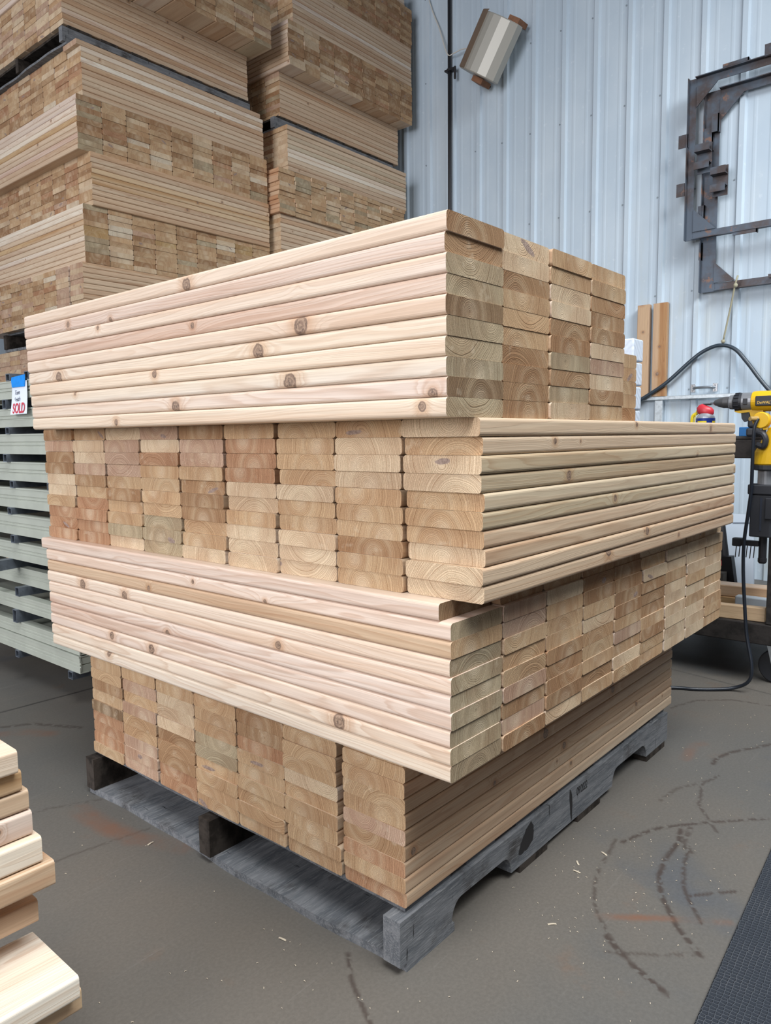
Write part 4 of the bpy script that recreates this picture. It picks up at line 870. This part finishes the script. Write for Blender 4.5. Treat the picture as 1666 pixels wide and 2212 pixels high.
# lower shelf clutter
def lying(name, label, cat, c, size, rz, tone, seed, tilt=0.0, group='wood scraps on the cart shelf'):
    s = dict(L=size[0], W=size[1], T=size[2], seg=2, tone=tone, stone=tone, seed=seed, knots=[((size[0] * 0.3, -size[1] / 2, 0.0), 0.006)], r=0.003)
    o = bpy.data.objects.new(name, boards_mesh([s], False)); COL.objects.link(o)
    o.location = c; o.rotation_euler = (0, R(tilt), R(rz)); setp(o, label, cat, group); return o
lying('wood_scrap', 'golden wood block lying at the front of the cart shelf', 'wood scrap', (1.935, 0.185, 0.247), (0.20, 0.034, 0.05), 97, 'Y', 'c1')
lying('wood_scrap', 'thick golden timber behind the front block on the cart shelf', 'wood scrap', (2.10, 0.26, 0.247), (0.42, 0.09, 0.05), 80, 'Y', 'c2')
lying('wood_scrap', 'darker wedge of timber resting on another one on the cart shelf', 'wood scrap', (2.10, 0.20, 0.294), (0.26, 0.08, 0.042), 95, 'B', 'c3')
o = boxo('plastic_sheet', (1.99, 2.03, 0.07, 0.20, 0.2225, 0.292), plain('grey_white_sheet', (0.45, 0.50, 0.55), 0.5), bev=0.004); setp(o, 'grey-white plastic offcut behind the wood on the cart shelf', 'sheet')
# white board and black tools leaning behind the cart
def lean(name, label, cat, poly, x0, x1, z0, z1, th, mt, parts=None):
    """outline in (y, height fraction) leaning from (x0,z0) to (x1,z1)"""
    up = Vector((x1 - x0, 0, z1 - z0)); un = Vector((-(z1 - z0), 0, (x1 - x0))).normalized()
    bm = bmesh.new(); prism(bm, poly, (x0, 0, z0), (0, 1, 0), tuple(up), tuple(un), th)
    t = empty(name, (x0, poly[0][0], z0), 0, label, cat); o = obj('panel', bm, mt, None); o.parent = t; o.matrix_parent_inverse = Matrix.Translation(-t.location); return t, up, un
M_WHT = plain('white_plastic_board', (0.60, 0.68, 0.78), 0.4)
t, up, un = lean('white_board', 'white board with a slot leaning on the wall behind the cart', 'board', [(0.64, 0), (0.32, 0), (0.355, 0.58), (0.383, 0.92), (0.388, 0.925), (0.398, 1.0), (0.47, 1.0), (0.52, 0.9)], 2.75, 2.95, 0.001, 0.49, 0.02, M_WHT)
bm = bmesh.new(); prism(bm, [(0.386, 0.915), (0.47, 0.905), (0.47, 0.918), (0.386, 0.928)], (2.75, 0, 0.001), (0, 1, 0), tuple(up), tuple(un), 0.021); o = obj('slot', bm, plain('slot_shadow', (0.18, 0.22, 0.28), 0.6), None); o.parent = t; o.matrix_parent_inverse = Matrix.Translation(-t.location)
t = empty('caulk_gun', (2.66, 0.42, 0.0), 0, 'black long tool leaning in front of the white board behind the cart', 'tool')
bm = bmesh.new(); cyl(bm, (0.09, 0.058, 0.465), (0.045, 0.022, 0.31), 0.020, n=18); tpart(t, 'rod', bm, M_BLACKM)
bm = bmesh.new(); lathe(bm, (0.092, 0.060, 0.470), (0.1, 0.2, 1), [(0, .014), (.012, .016), (.016, .010)], 14); tpart(t, 'cap', bm, M_TGRY, label='grey end cap')
bm = bmesh.new(); prism(bm, [(0.052, 0.325), (-0.018, 0.330), (-0.045, 0.15), (-0.05, 0.0), (0.04, 0.0), (0.045, 0.2)], (0.045, 0, 0), (0, 1, 0), (0, 0, 1), (-1, 0, 0), 0.045); tpart(t, 'case', bm, M_BLACKM)
bm = bmesh.new(); prism(bm, [(0.040, 0.315), (0.022, 0.312), (0.020, 0.285), (0.037, 0.290)], (-0.0005, 0, 0), (0, 1, 0), (0, 0, 1), (-1, 0, 0), 0.002); tpart(t, 'red_mark', bm, M_REDC, label='small red mark')
t = empty('steel_bracket', (2.60, 0.44, 0.0), 0, 'grey steel box bracket standing behind the cedar boards and cart', 'bracket')
bm = bmesh.new()
for d in ((0, 0.05, 0.045, 0.058, 0.0, 0.262), (0, 0.05, -0.025, -0.010, 0.0, 0.262), (0, 0.05, -0.010, 0.045, 0.247, 0.262), (0.04, 0.05, -0.010, 0.045, 0.0, 0.247)): box(bm, *d, bev=0.001)
tpart(t, 'bracket_body', bm, plain('grey_brown_steel', (0.20, 0.185, 0.17), 0.5, 0.3))
o = boxo('rail_block', (2.85, 3.6, 0.02, 0.28, 0.0, 0.245), M_CART, bev=0.004); setp(o, 'dark brown beam standing behind the cart at the right edge', 'beam')

# ---------------------------------------------------------------- rubber mat
tm = NT('honeycomb_rubber'); oc = tm.n('TexCoord').outputs['Object']
v = tm.n('TexVoronoi', feature='DISTANCE_TO_EDGE'); tm.put(v.inputs['Vector'], tm.scale(oc, (1, 0.85, 0))); v.inputs['Scale'].default_value = 130; v.inputs['Randomness'].default_value = 0.30
ed = tm.sstep(v.outputs['Distance'], 0.02, 0.17)
dust = tm.noise(oc, 14, 4, 0.6)
c = tm.mix(ed, tm.mix(tm.sstep(dust, .35, .7), (0.060, 0.070, 0.086), (0.090, 0.098, 0.112)), (0.022, 0.027, 0.036))
tm.bump(tm.math('SUBTRACT', 1.0, ed), 0.003, 0.8); M_MAT = tm.fin(c, 0.62, None, 0.3)
bm = bmesh.new(); box(bm, 0, 3.2, -1.2, 0, 0.0, 0.012, bev=0.004)
o = obj('rubber_mat', bm, M_MAT, loc=(-0.75, -0.300, 0.0)); o.rotation_euler = (0, 0, R(3.2)); setp(o, 'dark honeycomb rubber floor mat at the lower right', 'mat')

# ---------------------------------------------------------------- shavings
def shavings():
    rnd = random.Random(11); bm = bmesh.new()
    def chip(x, y, l, w, z=0.0006):
        a = rnd.uniform(0, math.pi); dx, dy = math.cos(a), math.sin(a); c = rnd.uniform(-.3, .3)
        P = [Vector((x + dx * l * t - dy * c * l * (t * t), y + dy * l * t + dx * c * l * (t * t), z + 0.0012 * (1 - abs(t) * 2))) for t in (-.5, -.17, .17, .5)]
        n = Vector((-dy, dx, 0)) * w / 2
        rings_mesh(bm, [[p - n, p + n, p + n + Vector((0, 0, .0007)), p - n + Vector((0, 0, .0007))] for p in P])
    for _ in range(280):
        k = rnd.random()
        if k < 0.35: x, y = rnd.gauss(0.42, 0.16), rnd.gauss(0.0, 0.11)
        elif k < 0.55: x, y = rnd.gauss(-0.18, 0.12), rnd.gauss(0.22, 0.12)
        elif k < 0.7: x, y = rnd.uniform(0.6, 1.6), rnd.uniform(-0.15, 0.12)
        else: x, y = rnd.uniform(-0.6, 1.9), rnd.uniform(-0.25, 0.14)
        if y > 0.15 and x > -0.02: continue
        zz = 0.0006 if y > -0.2 else 0.0130
        chip(x, y, rnd.uniform(0.0010, 0.0042), rnd.uniform(0.0005, 0.0013), zz)
    for x, y in ((-0.033, 0.839), (-0.06, 0.378), (0.49, 0.083), (0.557, 0.055), (0.46, 0.07), (0.28, 0.03)): chip(x, y, 0.016, 0.0035)
    for _ in range(40): chip(rnd.uniform(-0.5, 0.0), rnd.uniform(0.2, 1.6), rnd.uniform(.001, .004), rnd.uniform(.0006, .0012))
    o = obj('wood_shavings', bm, plain('pale_shaving', (0.50, 0.43, 0.33), 0.8))
    setp(o, 'pale wood shavings and saw chips scattered over the concrete floor', 'shavings', kind='stuff')
shavings()
